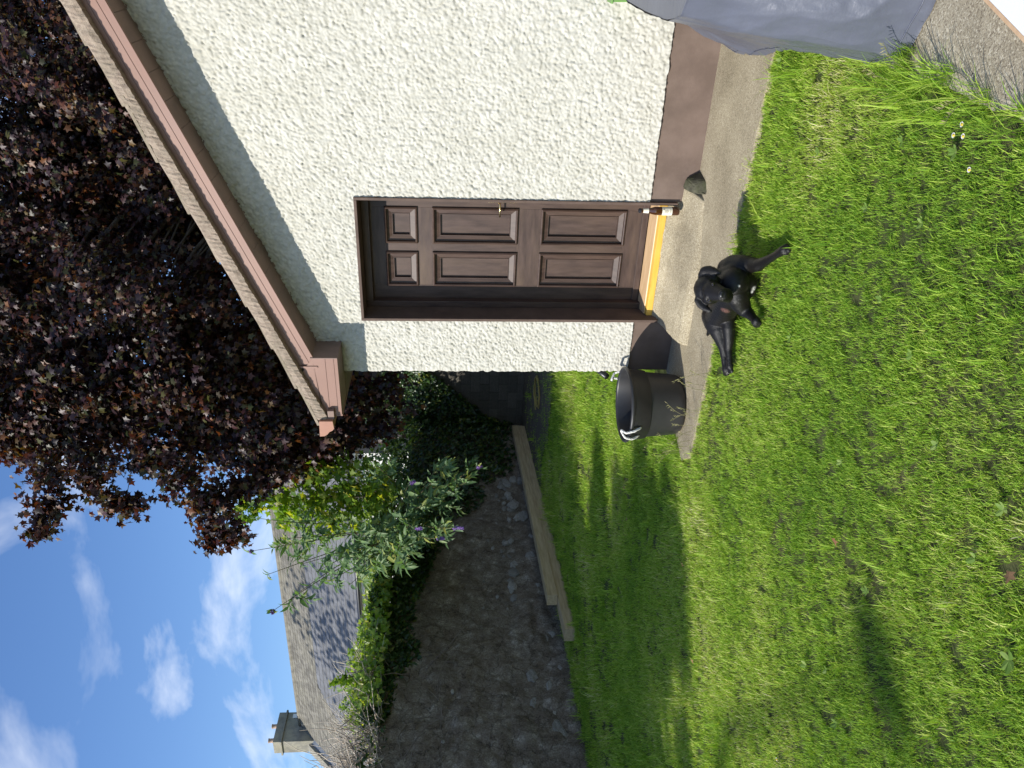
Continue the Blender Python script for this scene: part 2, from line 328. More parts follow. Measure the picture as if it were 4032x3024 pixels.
# ------------------------------------------------------------------ setting
def lawn_sheet():
    # one sheet out to the horizon: finer and gently uneven near the camera
    a = np.concatenate([np.array([-400., -120, -40, -20]), np.arange(-12, 6.01, .25), np.array([12., 30, 120, 400])])
    b = np.concatenate([np.array([-400., -120, -40, -14]), np.arange(-8, 11.01, .25), np.array([18., 40, 120, 400])])
    X, Y = np.meshgrid(a, b, indexing='ij'); Z = -.022 + .02*(fbm(X*.8, Y*.8, 3, 3)-.5)
    Z[(X > 2.3) | (Y > -.9) & (X > -.6)] = -.03
    n, m = X.shape; V = np.stack([X, Y, Z], -1).reshape(-1, 3); I = np.arange(n*m).reshape(n, m)
    F = np.stack([I[:-1,:-1], I[1:,:-1], I[1:,1:], I[:-1,1:]], -1).reshape(-1, 4)
    tag(npmesh('lawn', V, F, M['lawn_soil'], smooth=True), kind='structure')
lawn_sheet()
def ragged(pts, step=.05, amp=.012, seed=1):
    """closed outline with slightly broken edges"""
    o = []; rr = random.Random(seed)
    for i in range(len(pts)):
        p, q = Vector(pts[i]), Vector(pts[(i+1) % len(pts)]); n = max(1, int((q-p).length/step)); nn = Vector((-(q-p).y, (q-p).x)).normalized()
        for k in range(n): o.append(tuple(p.lerp(q, k/n) + nn*(rr.uniform(-amp, amp) if k else 0)))
    return o
pp = MB(); pp.prism(ragged([(2.448, -.84), (2.448, .6), (-.02, .6), (-.02, -.02), (-.25, -.30), (-.36, -.66), (-.22, -.80)]), 'z', -.12, 0.0)
tag(pp.build('path', M['path']), kind='structure')
yy = MB(); yy.prism(ragged([(9, -9), (9, -.0), (2.452, -.0), (2.47, -2.0), (2.46, -3.2), (2.52, -9)]), 'z', -.12, -.002)
tag(yy.build('yard', M['yard']), kind='structure')
so = MB(); so.prism(ragged([(-.1, 5.9), (-.3, 10.1), (-7.3, 10.1), (-6.8, 6.5), (-4.2, 5.6)], .2, .15, 4), 'z', -.1, .012)
tag(so.build('bare_ground', M['bare_soil']), kind='structure')

# ------------------------------------------------------------------ the shed
SH_W, SH_D, RID = 5.4, 6.0, 2.7
OX0, OX1, OZ1 = .43, 1.291, 2.25
shed = empty('garden_shed', (2.7, 3, 0), 'white roughcast garden shed with brown plinth, brown eaves and tiled roof', 'shed')
zt = lambda x: 2.716 + .408 * (x if x <= RID else 2*RID - x)       # top of the verge tiles
def gable():
    nzr = 460; xs = np.concatenate([np.linspace(0, 2.6, 430), np.linspace(2.6, 5.4, 150)[1:]]); nx = len(xs); top = 2.545 + .406*np.minimum(xs, 5.4-xs)
    t = np.linspace(0, 1, nzr); X = np.repeat(xs[:, None], nzr, 1); Z = .312 + (top[:, None]-.312)*t[None]
    h = .0125*pebbles(X, Z*.92, .0175, 11) + .0085*pebbles(X+3, Z, .0115, 21) + .004*fbm(X*25, Z*25, 5, 3) + .012*(fbm(X*2.2, Z*2.2, 9, 3)-.5)
    Y = -h; Xd = X.copy()
    e = .014*pebbles(Z[:1], Z[:1]*0+.3, .03, 31)[0] + .006*fbm(Z[0]*40, Z[0]*0, 2, 2)
    Xd[0] -= e; Xd[1] -= e*.7; Xd[2] -= e*.3; Y[0] = np.maximum(Y[0], -.002)
    bot = (np.arange(nzr) == 0); Z = Z.copy(); Z[:, 0] -= .008*vnoise(xs*40, xs*0, 8)
    V = np.stack([Xd, Y, Z], -1).reshape(-1, 3); I = np.arange(nx*nzr).reshape(nx, nzr)
    F = np.stack([I[:-1,:-1], I[1:,:-1], I[1:,1:], I[:-1,1:]], -1).reshape(-1, 4)
    c = V[F].mean(1); keep = ~((c[:,0] > OX0-.004) & (c[:,0] < OX1+.004) & (c[:,2] < OZ1+.004)); F = F[keep]
    o = npmesh('gable_wall', V, F, M['roughcast'], shed, True)
    # back-up faces, right half, the underside lip, side and rear walls
    mb = MB()
    mb.box(0, OX0, .012, .3, 0, 2.54); mb.box(OX1, 5.39, .0125, .3, .0, 2.54); mb.box(OX0, OX1, .0127, .3, OZ1, 2.54)
    mb.prism([(.02, 2.545), (5.38, 2.545), (2.7, 3.63)], 'y', .0132, .29)
    mb.box(-.004, .3, .31, SH_D, 0.31, 2.545); mb.box(5.1, 5.4, .31, SH_D, 0.31, 2.545); mb.box(0, 5.4, SH_D+.002, SH_D+.3, 0, 2.545)
    mb.prism([(0, 2.545), (5.4, 2.545), (2.7, 3.64)], 'y', SH_D+.01, SH_D+.29)
    mb.build('wall_core', M['roughcast'], shed)
gable()
# brown painted plinth, left and right of the door
for nm, a, b in (('plinth', .0, OX0-.001), ('plinth', OX1+.012, 5.4)):
    mb = MB(); n = max(2, int((b-a)/.03)); V = []; F = []
    xs = np.linspace(a, b, n)
    mb.box(a, b, .004, .01, -.05, .309); mb.build(nm, M['plinth'], shed)
mb = MB(); mb.box(-.0015, .004, .010, SH_D, -.05, .309); mb.build('plinth', M['plinth'], shed)
# reveal lining
mb = MB(); J = .010
mb.box(OX0-.016, OX0+.004, -.027, .23, .14, OZ1+.016); mb.build('reveal_jamb', M['reveal'], shed, bevel=.003)
mb = MB(); mb.box(OX1-.004, OX1+.014, -.027, .23, .12, OZ1+.016); mb.build('reveal_jamb', M['reveal'], shed, bevel=.003)
mb = MB(); mb.box(OX0+.0045, OX1-.0045, -.0265, .23, OZ1-.004, OZ1+.0155); mb.build('reveal_head', M['reveal'], shed, bevel=.003)
# door
DY = .222; LX0, LX1, LZ0, LZ1 = .478, 1.258, .243, 2.205
door = empty('door', (.87, DY, .2)); setparent(door, shed)
dpar = bpy.data.objects.new
def dpart(name, mb, mat, bevel=0, parent=door):
    o = bpy.data.objects.new(name, mb.mesh(name, mat, False, bevel)); col.objects.link(o)
    o.parent = parent; o.matrix_parent_inverse = (Matrix.Translation(shed.location) @ Matrix.Translation(Vector(door.location)-Vector(shed.location)) if False else Matrix.Translation(door.location)).inverted()
    return o
mb = MB(); mb.box(OX0+.0045, LX0+.004, .165, .26, .2, OZ1-.0045); dpart('door_frame', mb, M['door'], .004)
mb = MB(); mb.box(LX1-.004, OX1-.0045, .165, .26, .2, OZ1-.0045); dpart('door_frame', mb, M['door'], .004)
mb = MB(); mb.box(LX0+.0045, LX1-.0045, .166, .26, LZ1-.012, OZ1-.0045); dpart('door_frame', mb, M['rail'], .004)
cols_x = [(.586, .838), (.910, 1.163)]
rows_z = [(1.872, 2.090), (1.170, 1.760), (.405, 1.000)]
def slab(x0, x1, z0, z1, mat, nm): 
    mb = MB(); mb.box(x0, x1, DY, DY+.044, z0, z1); dpart(nm, mb, mat, .0008)
slab(LX0, cols_x[0][0], LZ0, LZ1, M['door'], 'stile'); slab(cols_x[1][1], LX1, LZ0, LZ1, M['door'], 'stile')
zz = [LZ0, rows_z[2][0], rows_z[2][1], rows_z[1][0], rows_z[1][1], rows_z[0][0], rows_z[0][1], LZ1]
for k in range(0, 8, 2): slab(cols_x[0][0]+.0006, cols_x[1][1]-.0006, zz[k]+(.0006 if k else 0), zz[k+1]-.0006, M['rail'], 'rail')
for (z0, z1) in rows_z: slab(cols_x[0][1], cols_x[1][0], z0, z1, M['door'], 'muntin')
prof = [(-.006, .0005), (-.004, -.012), (.004, -.018), (.010, -.014), (.012, .006), (.046, .016), (.048, .012), (.051, .012), (.053, .032), (.06, .032)]
for (x0, x1) in cols_x:
    for (z0, z1) in rows_z:
        mb = MB(); vs_ = []; fs_ = []
        for (i, d) in prof: vs_ += [(x0+i, DY+d, z0+i), (x1-i, DY+d, z0+i), (x1-i, DY+d, z1-i), (x0+i, DY+d, z1-i)]
        for k in range(len(prof)-1):
            for j in range(4): fs_.append((k*4+j, k*4+(j+1) % 4, k*4+4+(j+1) % 4, k*4+4+j))
        e = (len(prof)-1)*4; fs_.append((e, e+1, e+2, e+3)); mb.add(vs_, fs_)
        dpart('panel', mb, M['door'])
mb = MB(); mb.box(LX0, LX1, DY-.012, DY-.0005, LZ0+.002, LZ0+.045); dpart('weather_bar', mb, M['rail'], .003)
# sill
mb = MB(); mb.prism([(.050, .165), (.052, .206), (.075, .212), (.205, .238), (.205, .165)], 'x', OX0+.0045, OX1-.0045); o = dpart('sill', mb, M['sill'], .002)
mb = MB(); mb.prism([(.082, .2125), (.085, .220), (.204, .2425), (.204, .236)], 'x', OX0+.005, OX1-.005); dpart('sill_strip', mb, M['sill_top'], .0005)
# lever handle
hz = 1.290; hx = 1.226
mb = MB(); mb.box(hx-.020, hx+.020, DY-.006, DY-.0005, hz-.115, hz+.085); plate = dpart('handle_plate', mb, M['brass'], .002)
mb = MB(); mb.tube([(hx, DY-.004, hz+.012), (hx, DY-.045, hz+.012), (hx-.012, DY-.055, hz+.012), (hx-.05, DY-.057, hz+.010), (hx-.105, DY-.055, hz+.008)], [.008,.007,.0065,.006,.005], 10); 
o = dpart('lever', mb, M['brass'])
o.data.polygons.foreach_set('use_smooth', [True]*len(o.data.polygons))
mb = MB(); mb.tube([(hx, DY-.004, hz-.05), (hx, DY-.012, hz-.05)], .007, 10); dpart('key_rose', mb, M['brass'])

# eaves: barge board, rake soffit, box end, eave soffit, fascia, gutter
zb = lambda x: 2.486 + .406*x
mb = MB(); x0, x1 = .178, 2.72
for (a, b, yo) in ((0, .012, -.256), (.012, .046, -.252), (.046, .050, -.2485), (.050, .098, -.252), (.098, .102, -.2485), (.102, .158, -.252)):
    mb.add([(x0, yo, zb(x0)+a), (x1, yo, zb(x1)+a), (x1, yo, zb(x1)+b), (x0, yo, zb(x0)+b), (x0, -.236, zb(x0)+a), (x1, -.236, zb(x1)+a), (x1, -.236, zb(x1)+b), (x0, -.236, zb(x0)+b)],
           [(0,1,2,3), (5,4,7,6), (4,5,1,0), (3,2,6,7), (4,0,3,7), (1,5,6,2)])
mb.build('barge_board', M['fascia'], shed, fix=False)
mb = MB(); mb.add([(2.72, -.252, zb(2.72)), (5.6, -.252, zb(-.2)), (5.6, -.252, zb(-.2)+.158), (2.72, -.252, zb(2.72)+.158)], [(0,1,2,3)]); mb.build('barge_board', M['fascia'], shed)
x = .238; k = 0
while x < 2.75:
    w = .152; a, b = x+.0012, x+w-.0012
    mb = MB(); mb.add([(a, -.238, zb(a)+.010), (b, -.238, zb(b)+.010), (b, .02, zb(b)+.010), (a, .02, zb(a)+.010), (a, -.238, zb(a)+.022), (b, -.238, zb(b)+.022), (b, .02, zb(b)+.022), (a, .02, zb(a)+.022)],
           [(0,3,2,1), (4,5,6,7), (0,1,5,4), (1,2,6,5), (2,3,7,6), (3,0,4,7)]); mb.build('soffit_board', M['soffit'], shed); x += w
mb = MB(); mb.tube([(.25, -.006, zb(.25)+.006), (2.7, -.006, zb(2.7)+.006)], .008, 6); mb.build('soffit_trim', M['soffit'], shed)
# box end
bx = MB(); B0, B1 = -.222, .238; zB = 2.420
def topz(x): return min(zb(x)+.156, 2.80)
for (a, b, yo) in ((0, .022, -.262), (.022, .026, -.2585), (.026, .080, -.262), (.080, .084, -.2585), (.084, .135, -.262)):
    hi0 = min(zB+b, zb(B0)+.156+.0); 
    bx.box(B0, B1 if a < .135 else .18, yo, -.2535, zB+a, zB+b)
bx.add([(B0, -.262, zB+.135), (B1, -.262, zB+.135), (B1, -.262, zb(B1)+.006), (.16, -.262, zb(.16)+.10), (.12, -.262, zb(.12)+.13), (B0, -.262, zb(B0)+.15)], [(0,1,2,3,4,5)])
bx.build('eave_box', M['fascia'], shed, fix=False)
mb = MB(); mb.box(.166, .180, -.268, -.2625, zB+.137, zb(.17)+.138); mb.build('joint_trim', M['fascia'], shed)
mb = MB(); mb.box(B1, B1+.006, -.262, .012, zB, zb(B1)+.02); mb.build('eave_box_cheek', M['soffit'], shed)
mb = MB(); mb.box(B0, B1, -.2535, .005, zB, zB+.01); mb.build('eave_box_soffit', M['soffit'], shed)
yv = .006
while yv < SH_D:
    mb = MB(); mb.box(B0, .0, yv+.0012, yv+.151, zB-.002, zB+.01); mb.build('soffit_board', M['soffit'], shed); yv += .152
mb = MB(); mb.box(B0-.014, B0-.001, -.262, SH_D+.3, zB-.006, zB+.150); mb.build('fascia_board', M['fascia'], shed, bevel=.003)
# ogee gutter on the left eave, open end towards the garden closed by a stop
go = [(-.238, 2.575), (-.238, 2.480), (-.300, 2.474), (-.318, 2.487), (-.330, 2.510), (-.352, 2.526), (-.366, 2.548), (-.368, 2.580), (-.360, 2.580), (-.357, 2.550), (-.345, 2.535), (-.324, 2.519), (-.312, 2.493), (-.297, 2.482), (-.246, 2.488), (-.246, 2.575)]
mb = MB(); mb.prism(go, 'y', -.325, SH_D+.32); mb.build('gutter', M['gutter'], shed)
mb = MB(); mb.prism(go[:8], 'y', -.331, -.3255); mb.build('gutter_stop', M['gutter'], shed)
mb = MB(); mb.box(-.245, -.17, -.300, -.2625, 2.470, 2.515); mb.build('gutter_bracket', M['soffit'], shed, bevel=.004)
# roof: verge mortar, concrete tiles
mb = MB(); n = 220; rr = random.Random(5); V = []; F = []
for i in range(n+1):
    x = -.245 + (RID+.245)*i/n; j = rr.uniform(-.004, .004)
    for (yo, dz) in ((-.236, -.105), (-.300+j, -.104+rr.uniform(-.004, .003)), (-.306+rr.uniform(-.004, .003), -.07), (-.304+rr.uniform(-.004, .003), -.03), (-.30, -.020), (-.236, -.020)):
        V.append((x, yo, zt(x)+dz))
for i in range(n):
    for k in range(5): F.append((i*6+k, i*6+6+k, i*6+7+k, i*6+k+1))
F += [tuple(range(5, -1, -1))]; mb.add(V, F); mb.build('verge_mortar', M['verge'], shed)
TL, CO = .375, .312
def tile_mesh():
    mb = MB(); s = .408; c = [0, .02, .10, .15, .20, .28, .298]; zc = [.0, .014, .016, .0, .014, .016, .0]; V = []; F = []
    for (a, dz) in ((0, 0), (TL, -.030)):
        for yy_, z_ in zip(c, zc): V.append((a, yy_, a*s+dz+z_*.5-.004)); 
        for yy_, z_ in zip(c, zc): V.append((a, yy_, a*s+dz+z_*.5-.024))
    m = 7
    for k in range(6):
        F += [(k, k+1, 14+k+1, 14+k), (m+k+1, m+k, 14+m+k, 14+m+k+1), (k+1, k, m+k, m+k+1), (14+k, 14+k+1, 14+m+k+1, 14+m+k)]
    F += [(0, 14, 21, 7), (6, 13, 27, 20)]
    mb.add(V, F); return mb.mesh('tile', M['tile'], False, .003)
tm = tile_mesh(); rr = random.Random(3)
for i in range(10):
    x = -.29 + CO*i
    for j in range(21):
        y = -.303 + .300*j + (rr.uniform(-.006, .006) if j == 0 else 0)
        if x + TL > RID + .08: continue
        inst('roof_tile', tm, Matrix.Translation((x, y, zt(x)+rr.uniform(-.002, .004))) @ Matrix.Rotation(rr.uniform(-.006, .006), 4, 'Y'), shed)
mb = MB(); mb.add([(RID, -.30, zt(RID)-.03), (RID, SH_D+.32, zt(RID)-.03), (5.68, SH_D+.32, zt(5.68)-.03), (5.68, -.30, zt(5.68)-.03), (RID, -.30, zt(RID)-.10), (RID, SH_D+.32, zt(RID)-.10), (5.68, SH_D+.32, zt(5.68)-.10), (5.68, -.30, zt(5.68)-.10)], [(0,1,2,3), (7,6,5,4), (0,3,7,4), (1,5,6,2), (3,2,6,7), (0,4,5,1)]); mb.build('far_roof_slope', M['tile'], shed)
mb = MB(); mb.add([(-.24, -.23, zt(-.24)-.036), (RID, -.23, zt(RID)-.036), (RID, SH_D+.3, zt(RID)-.036), (-.24, SH_D+.3, zt(-.24)-.036), (-.24, -.23, zt(-.24)-.05), (RID, -.23, zt(RID)-.05), (RID, SH_D+.3, zt(RID)-.05), (-.24, SH_D+.3, zt(-.24)-.05)], [(0,1,2,3), (7,6,5,4), (0,4,5,1), (2,6,7,3), (0,3,7,4)]); mb.build('roof_underlay', M['dark_paint'], shed)
mb = MB(); mb.tube([(RID, -.31, zt(RID)-.01), (RID, SH_D+.3, zt(RID)-.01)], .10, 12); mb.build('ridge_tile', M['tile'], shed, True)

# concrete door step: a sloping, worn lump of concrete
def step():
    nx, ny = 60, 40; xs = np.linspace(.385, 1.42, nx); X = np.repeat(xs[:, None], ny, 1)
    t = np.linspace(0, 1, ny); w = np.clip((xs-.75)/.70, 0, 1)[:, None]; w = w*w*(3-2*w)
    kt = [0,.15,.3,.62,.8,.9,1]
    pyl = np.interp(t, kt, [.06,.0,-.06,-.24,-.315,-.345,-.365]); pzl = np.interp(t, kt, [.168,.125,.108,.075,.052,.024,-.02])
    pyr = np.interp(t, kt, [.06,.0,-.04,-.13,-.185,-.205,-.225]); pzr = np.interp(t, kt, [.168,.085,.060,.022,.006,-.004,-.02])
    Y = pyl[None]*(1-w) + pyr[None]*w + .03*(fbm(X*3, X*0+2, 4, 2)-.5); Z = pzl[None]*(1-w) + pzr[None]*w + .010*(fbm(X*14, Y*14, 6, 4)-.5)
    X = X - .05*np.clip((X-1.30)/.17, 0, 1)*np.clip(-Y/.22, 0, 1)
    Z = np.where(np.arange(nx)[:, None] % (nx-1) == 0, -.02, Z)
    X[0] = X[1]-.004; X[-1] = X[-2]+.003
    V = np.stack([X, Y, Z], -1).reshape(-1, 3); I = np.arange(nx*ny).reshape(nx, ny)
    F = np.stack([I[:-1,:-1], I[1:,:-1], I[1:,1:], I[:-1,1:]], -1).reshape(-1, 4)[:, ::-1]
    o = npmesh('door_step', V, F, M['path'], None, False)
    tag(o, 'worn sloping concrete step in front of the brown door', 'step')
    b = bmesh.new(); P_ = [(1.40,-.005,.0), (1.52,-.005,.0), (1.50,-.16,.0), (1.43,-.225,.0), (1.395,-.12,.0), (1.405,-.008,.115), (1.47,-.008,.10), (1.455,-.10,.075), (1.425,-.15,.055), (1.40,-.09,.085)]
    vs_ = [b.verts.new((x, y, z-.01)) for x, y, z in P_]; bmesh.ops.convex_hull(b, input=vs_); bmesh.ops.bevel(b, geom=list(b.edges), offset=.006, segments=2, affect='EDGES')
    me = bpy.data.meshes.new('stone_wedge'); b.to_mesh(me); b.free(); me.materials.append(M['mossy']); q = bpy.data.objects.new('stone_wedge', me); col.objects.link(q); tag(q, 'small dark mossy stone wedge against the plinth right of the door', 'stone')
step()

# ------------------------------------------------------------------ garden wall, block wall, sleepers
wx = lambda y: -5.83 - .155*y                       # foot of the old garden wall
WD = Vector((-.155, 1, 0)).normalized(); WN_ = Vector((1, .155, 0)).normalized()
def wpt(y, z, out=0.0): return Vector((wx(y), y, z)) + WN_*out
def garden_wall():
    t = empty('garden_wall', (wx(3), 3, 0), 'old rubble wall with crumbling grey brown render, ivy along its top', 'wall')
    ny, nz_ = 400, 96; ys = np.concatenate([np.linspace(-9, 0, 30), np.linspace(.045, 10.3, ny-30)]); zs = np.linspace(-.05, 2.55, nz_)
    Yg, Zg = np.meshgrid(ys, zs, indexing='ij')
    st = pebbles(Yg, Zg*1.5, .34, 61); a = fbm(Yg*1.1, Zg*1.1, 51, 4)
    out = .10*(a-.5) + .085*st*np.clip((fbm(Yg*.9, Zg*.9, 55, 2)-.42)*6, 0, 1) + .06*(fbm(Yg*6, Zg*6, 53, 4)-.5) + .05*np.clip(.5-Zg, 0, .5)
    hz_ = np.where(zs[None] > 2.4, .0, 0)
    Zg2 = Zg + (.16*(fbm(Yg*.8, Yg*0, 57, 3)-.4))*(Zg/2.55)
    X = wx(Yg) + out*WN_.x; Y = Yg + out*WN_.y
    V = np.stack([X, Y, Zg2], -1).reshape(-1, 3); I = np.arange(ny*nz_).reshape(ny, nz_)
    F = np.stack([I[:-1,:-1], I[1:,:-1], I[1:,1:], I[:-1,1:]], -1).reshape(-1, 4)
    npmesh('render_face', V, F, M['rubble'], t, True)
    mb = MB(); a0, a1 = -9, 10.4; p = [wpt(a0, 0, -.08), wpt(a1, 0, -.08), wpt(a1, 0, -.6), wpt(a0, 0, -.6)]
    mb.add([(q.x, q.y, -.1) for q in p] + [(q.x, q.y, 2.5) for q in p], [(0,3,2,1), (4,5,6,7), (0,1,5,4), (1,2,6,5), (2,3,7,6), (3,0,4,7)]); mb.build('wall_core', M['rubble'], t)
    # stones that stand clear of the render
    ic = bmesh.new(); bmesh.ops.create_icosphere(ic, subdivisions=2, radius=1); meshes = []
    for k in range(4):
        b = ic.copy(); rr = random.Random(k)
        for v in b.verts:
            v.co *= 1 + .55*mnoise.noise(v.co*1.6 + Vector((k*7, 0, 0))); v.co.x = max(-.8, min(.8, v.co.x))
        me = bpy.data.meshes.new('stone'); b.to_mesh(me); b.free(); me.materials.append(M['stone']); meshes.append(me)
    ic.free(); rr = random.Random(12)
    spots = [(1500, 2260, .07), (1875, 2330, .10), (1800, 2330, .05), (1560, 2420, .06), (2150, 2420, .11), (2170, 2250, .12), (2210, 2300, .10), (2090, 2560, .10)]
    for k in range(120):
        y = rr.uniform(.3, 7.5); z = rr.uniform(.05, .95) if k < 88 else rr.uniform(1.0, 2.3); s = rr.uniform(.03, .085) * (1.25 if z < .7 else .6)
        m4 = Matrix.Translation(wpt(y, z, rr.uniform(-.01, .012))) @ Matrix.Rotation(rr.uniform(-.4, .4), 4, WN_) @ Matrix.Rotation(math.atan2(.155, 1), 4, 'Z') @ Matrix.Diagonal((s*.6, s*rr.uniform(1, 1.9), s*rr.uniform(.6, 1), 1))
        inst('stone', rr.choice(meshes), m4, t)
    return t
gwall = garden_wall()
def block_wall():
    t = empty('block_wall', (-4, 10, 0), 'grey concrete block wall across the back behind the shed', 'wall')
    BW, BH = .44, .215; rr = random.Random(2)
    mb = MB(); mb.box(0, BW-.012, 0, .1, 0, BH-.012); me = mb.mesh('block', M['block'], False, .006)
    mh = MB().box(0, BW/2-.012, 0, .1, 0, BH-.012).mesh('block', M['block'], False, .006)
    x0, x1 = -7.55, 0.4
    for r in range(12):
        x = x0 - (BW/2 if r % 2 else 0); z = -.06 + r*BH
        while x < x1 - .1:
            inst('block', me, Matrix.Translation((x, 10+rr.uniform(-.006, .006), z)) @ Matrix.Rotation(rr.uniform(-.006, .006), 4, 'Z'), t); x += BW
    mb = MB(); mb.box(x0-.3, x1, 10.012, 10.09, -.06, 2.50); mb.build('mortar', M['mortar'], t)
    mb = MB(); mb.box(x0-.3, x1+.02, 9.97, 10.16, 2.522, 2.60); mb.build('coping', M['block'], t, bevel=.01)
block_wall()
# dark outbuilding behind the block wall
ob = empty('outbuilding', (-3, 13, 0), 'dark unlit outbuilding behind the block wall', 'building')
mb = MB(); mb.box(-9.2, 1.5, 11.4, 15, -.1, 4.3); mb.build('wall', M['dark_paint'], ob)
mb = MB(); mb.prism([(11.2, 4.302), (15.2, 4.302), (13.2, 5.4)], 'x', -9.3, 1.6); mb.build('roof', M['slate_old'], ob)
# two sawn sleepers lying along the foot of the wall
def beam(a, b, w, h, label, tilt=0):
    a, b = Vector(a), Vector(b); d = b-a; L_ = d.length; t = d.normalized(); s = t.cross(Vector((0,0,1))).normalized(); u = s.cross(t)
    mb = MB(); mb.box(-w/2, w/2, 0, L_, 0, h); me = mb.mesh('timber_beam', M['timber'], False, .006)
    m4 = Matrix(((s.x, t.x, u.x, a.x), (s.y, t.y, u.y, a.y), (s.z, t.z, u.z, a.z), (0,0,0,1))) @ Matrix.Rotation(tilt, 4, 'Y')
    o = inst('timber_beam', me, m4); tag(o, label, 'timber', 'timber beams along the wall foot'); return o
beam((-5.30, 2.02, -.02), (-7.02, 9.3, -.02), .20, .15, 'lower long sawn timber beam on the grass, sticking out nearest the camera')
beam((-5.42, 2.75, .132), (-7.06, 9.4, .132), .17, .15, 'upper long sawn timber beam lying on the lower one by the wall')

# ------------------------------------------------------------------ neighbour's house
HE = Vector((-.99756, -.06976, 0)); HN = Vector((-.06976, .99756, 0)); HO = Vector((-15.77, 12.12, 4.57))
def hp(s, o, z=0.0): return HO + HE*s + HN*o + Vector((0, 0, z))
house = empty('neighbour_house', tuple(hp(2, 3.5, -4.57)), 'house behind the garden wall with two-tone slate roof and rendered chimney', 'house')
S0, S1, RO, RH = -9.0, 9.95, 3.5, 3.22
def hmesh(name, pts, faces, mat, parent=house, bevel=0):
    mb = MB(); mb.add(pts, faces); return mb.build(name, mat, parent, bevel=bevel)
P = [hp(S0, .25), hp(S1, .25), hp(S1, 6.75), hp(S0, 6.75)]
hmesh('wall', [(p.x, p.y, -.1) for p in P] + [(p.x, p.y, 4.5) for p in P], [(0,1,5,4), (1,2,6,5), (2,3,7,6), (3,0,4,7), (4,5,6,7)], M['house_wall'])
sl = RH/RO
def roofq(s0, s1, o0, o1, dz): return [hp(s0, o0, o0*sl+dz), hp(s1, o0, o0*sl+dz), hp(s1, o1, o1*sl+dz), hp(s0, o1, o1*sl+dz)]
hmesh('roof_deck', roofq(S0, S1, -.1, RO, -.03) + [hp(S1, 7.1, -.1), hp(S0, 7.1, -.1)], [(0,1,2,3), (3,2,4,5)], M['dark_paint'])
for s_ in (S0, S1): hmesh('gable_end', [hp(s_*.999, .25, 0), hp(s_*.999, 6.75, 0), hp(s_*.999, 3.5, RH-.05)], [(0,1,2)], M['house_wall'])
hmesh('ridge_tile', [], [], M['terracotta']) if False else None
mb = MB(); mb.tube([hp(S0, RO, RH+.0), hp(S1, RO, RH+.0)], .09, 8); mb.build('ridge', M['slate_old'], house, True)
def slates():
    def slate_me(w, l, mat):
        mb = MB(); e = l*1.9; mb.add([(0,0,.0), (w,0,0), (w, e, -.004), (0, e, -.004), (0,0,.014), (w,0,.014), (w, e, .010), (0, e, .010)], [(0,3,2,1), (4,5,6,7), (0,1,5,4), (1,2,6,5), (2,3,7,6), (3,0,4,7)]); return mb
    pit = math.atan(sl); ex = HE; ey = (HN*math.cos(pit) + Vector((0,0,1))*math.sin(pit)); ez = ex.cross(ey)
    if ez.z < 0: ez = -ez
    slope = math.hypot(RO, RH); rr = random.Random(9)
    A = {'n': (.30, .235), 'o': (.25, .17)}
    big = {k: slate_me(A[k][0]-.006, A[k][1], None).mesh('slate', M['slate_new' if k == 'n' else 'slate_old']) for k in A}
    rest = {'n': MB(), 'o': MB()}; cand = []
    def brk(s): return 2.9                     # slope distance of the change
    for k in ('n', 'o'):
        w, l = A[k]; r = 0; d = -.06
        while d < slope-.1:
            s = S0 + (w/2 if r % 2 else 0)
            while s < S1-.05:
                # lower grey slates stop at the break line, and give way to old ones towards the chimney end
                isnew = d < 2.88 and s < 6.7 + (d-2.88)*(-1.1) - .0
                isnew = d < 2.88 and (s + (2.88-d)*-.75) < 5.6
                if (k == 'n') == isnew:
                    pos = HO + ex*s + ey*d + ez*(rr.uniform(0, .003)+.016)
                    cand.append(((pos-CAM).length, k, pos, rr.uniform(-.02, .02), s))
                s += w
            d += l; r += 1
    vis = [c for c in cand if -1.2 < c[4]]; vis.sort(key=lambda c: c[0]); chosen = set(id(c) for c in vis[:300])
    for c in cand:
        k = c[1]; m4 = Matrix(((ex.x, ey.x, ez.x, c[2].x), (ex.y, ey.y, ez.y, c[2].y), (ex.z, ey.z, ez.z, c[2].z), (0,0,0,1))) @ Matrix.Rotation(-.045, 4, 'X') @ Matrix.Rotation(c[3]*.3, 4, 'Z')
        if id(c) in chosen: inst('slate', big[k], m4, house)
        else:
            w, l = A[k]; sm = slate_me(w-.006, l, None); rest[k].add([m4 @ Vector(v) for v in sm.v], sm.f)
    for k in rest: tag(rest[k].build('slates', M['slate_new' if k == 'n' else 'slate_old'], house, fix=False), kind='stuff')
for nm in ('slate_new', 'slate_old'):      # joined slates vary per island as well
    nt = M[nm].node_tree; N, L = nt.nodes, nt.links
    oi = [n for n in N if n.type == 'OBJECT_INFO'][0]; tgt = [l for l in L if l.from_node == oi][0].to_socket
    g = N.new('ShaderNodeNewGeometry'); a_ = N.new('ShaderNodeMath'); a_.operation = 'ADD'; f_ = N.new('ShaderNodeMath'); f_.operation = 'FRACT'
    L.new(g.outputs['Random Per Island'], a_.inputs[0]); L.new(oi.outputs['Random'], a_.inputs[1]); L.new(a_.outputs[0], f_.inputs[0]); L.new(f_.outputs[0], tgt)
slates()
mb = MB(); mb.tube([hp(S0, -.14, -.06), hp(7.0, -.14, -.06)], .07, 8); mb.build('gutter', M['pvc_black'], house, True)
hmesh('fascia', [hp(S0, .0, -.22), hp(S1, .0, -.22), hp(S1, .0, -.02), hp(S0, .0, -.02), hp(S0, .2, -.22), hp(S1, .2, -.22), hp(S1, .2, -.02), hp(S0, .2, -.02)], [(0,1,2,3), (0,4,5,1), (3,2,6,7)], M['white_paint'])
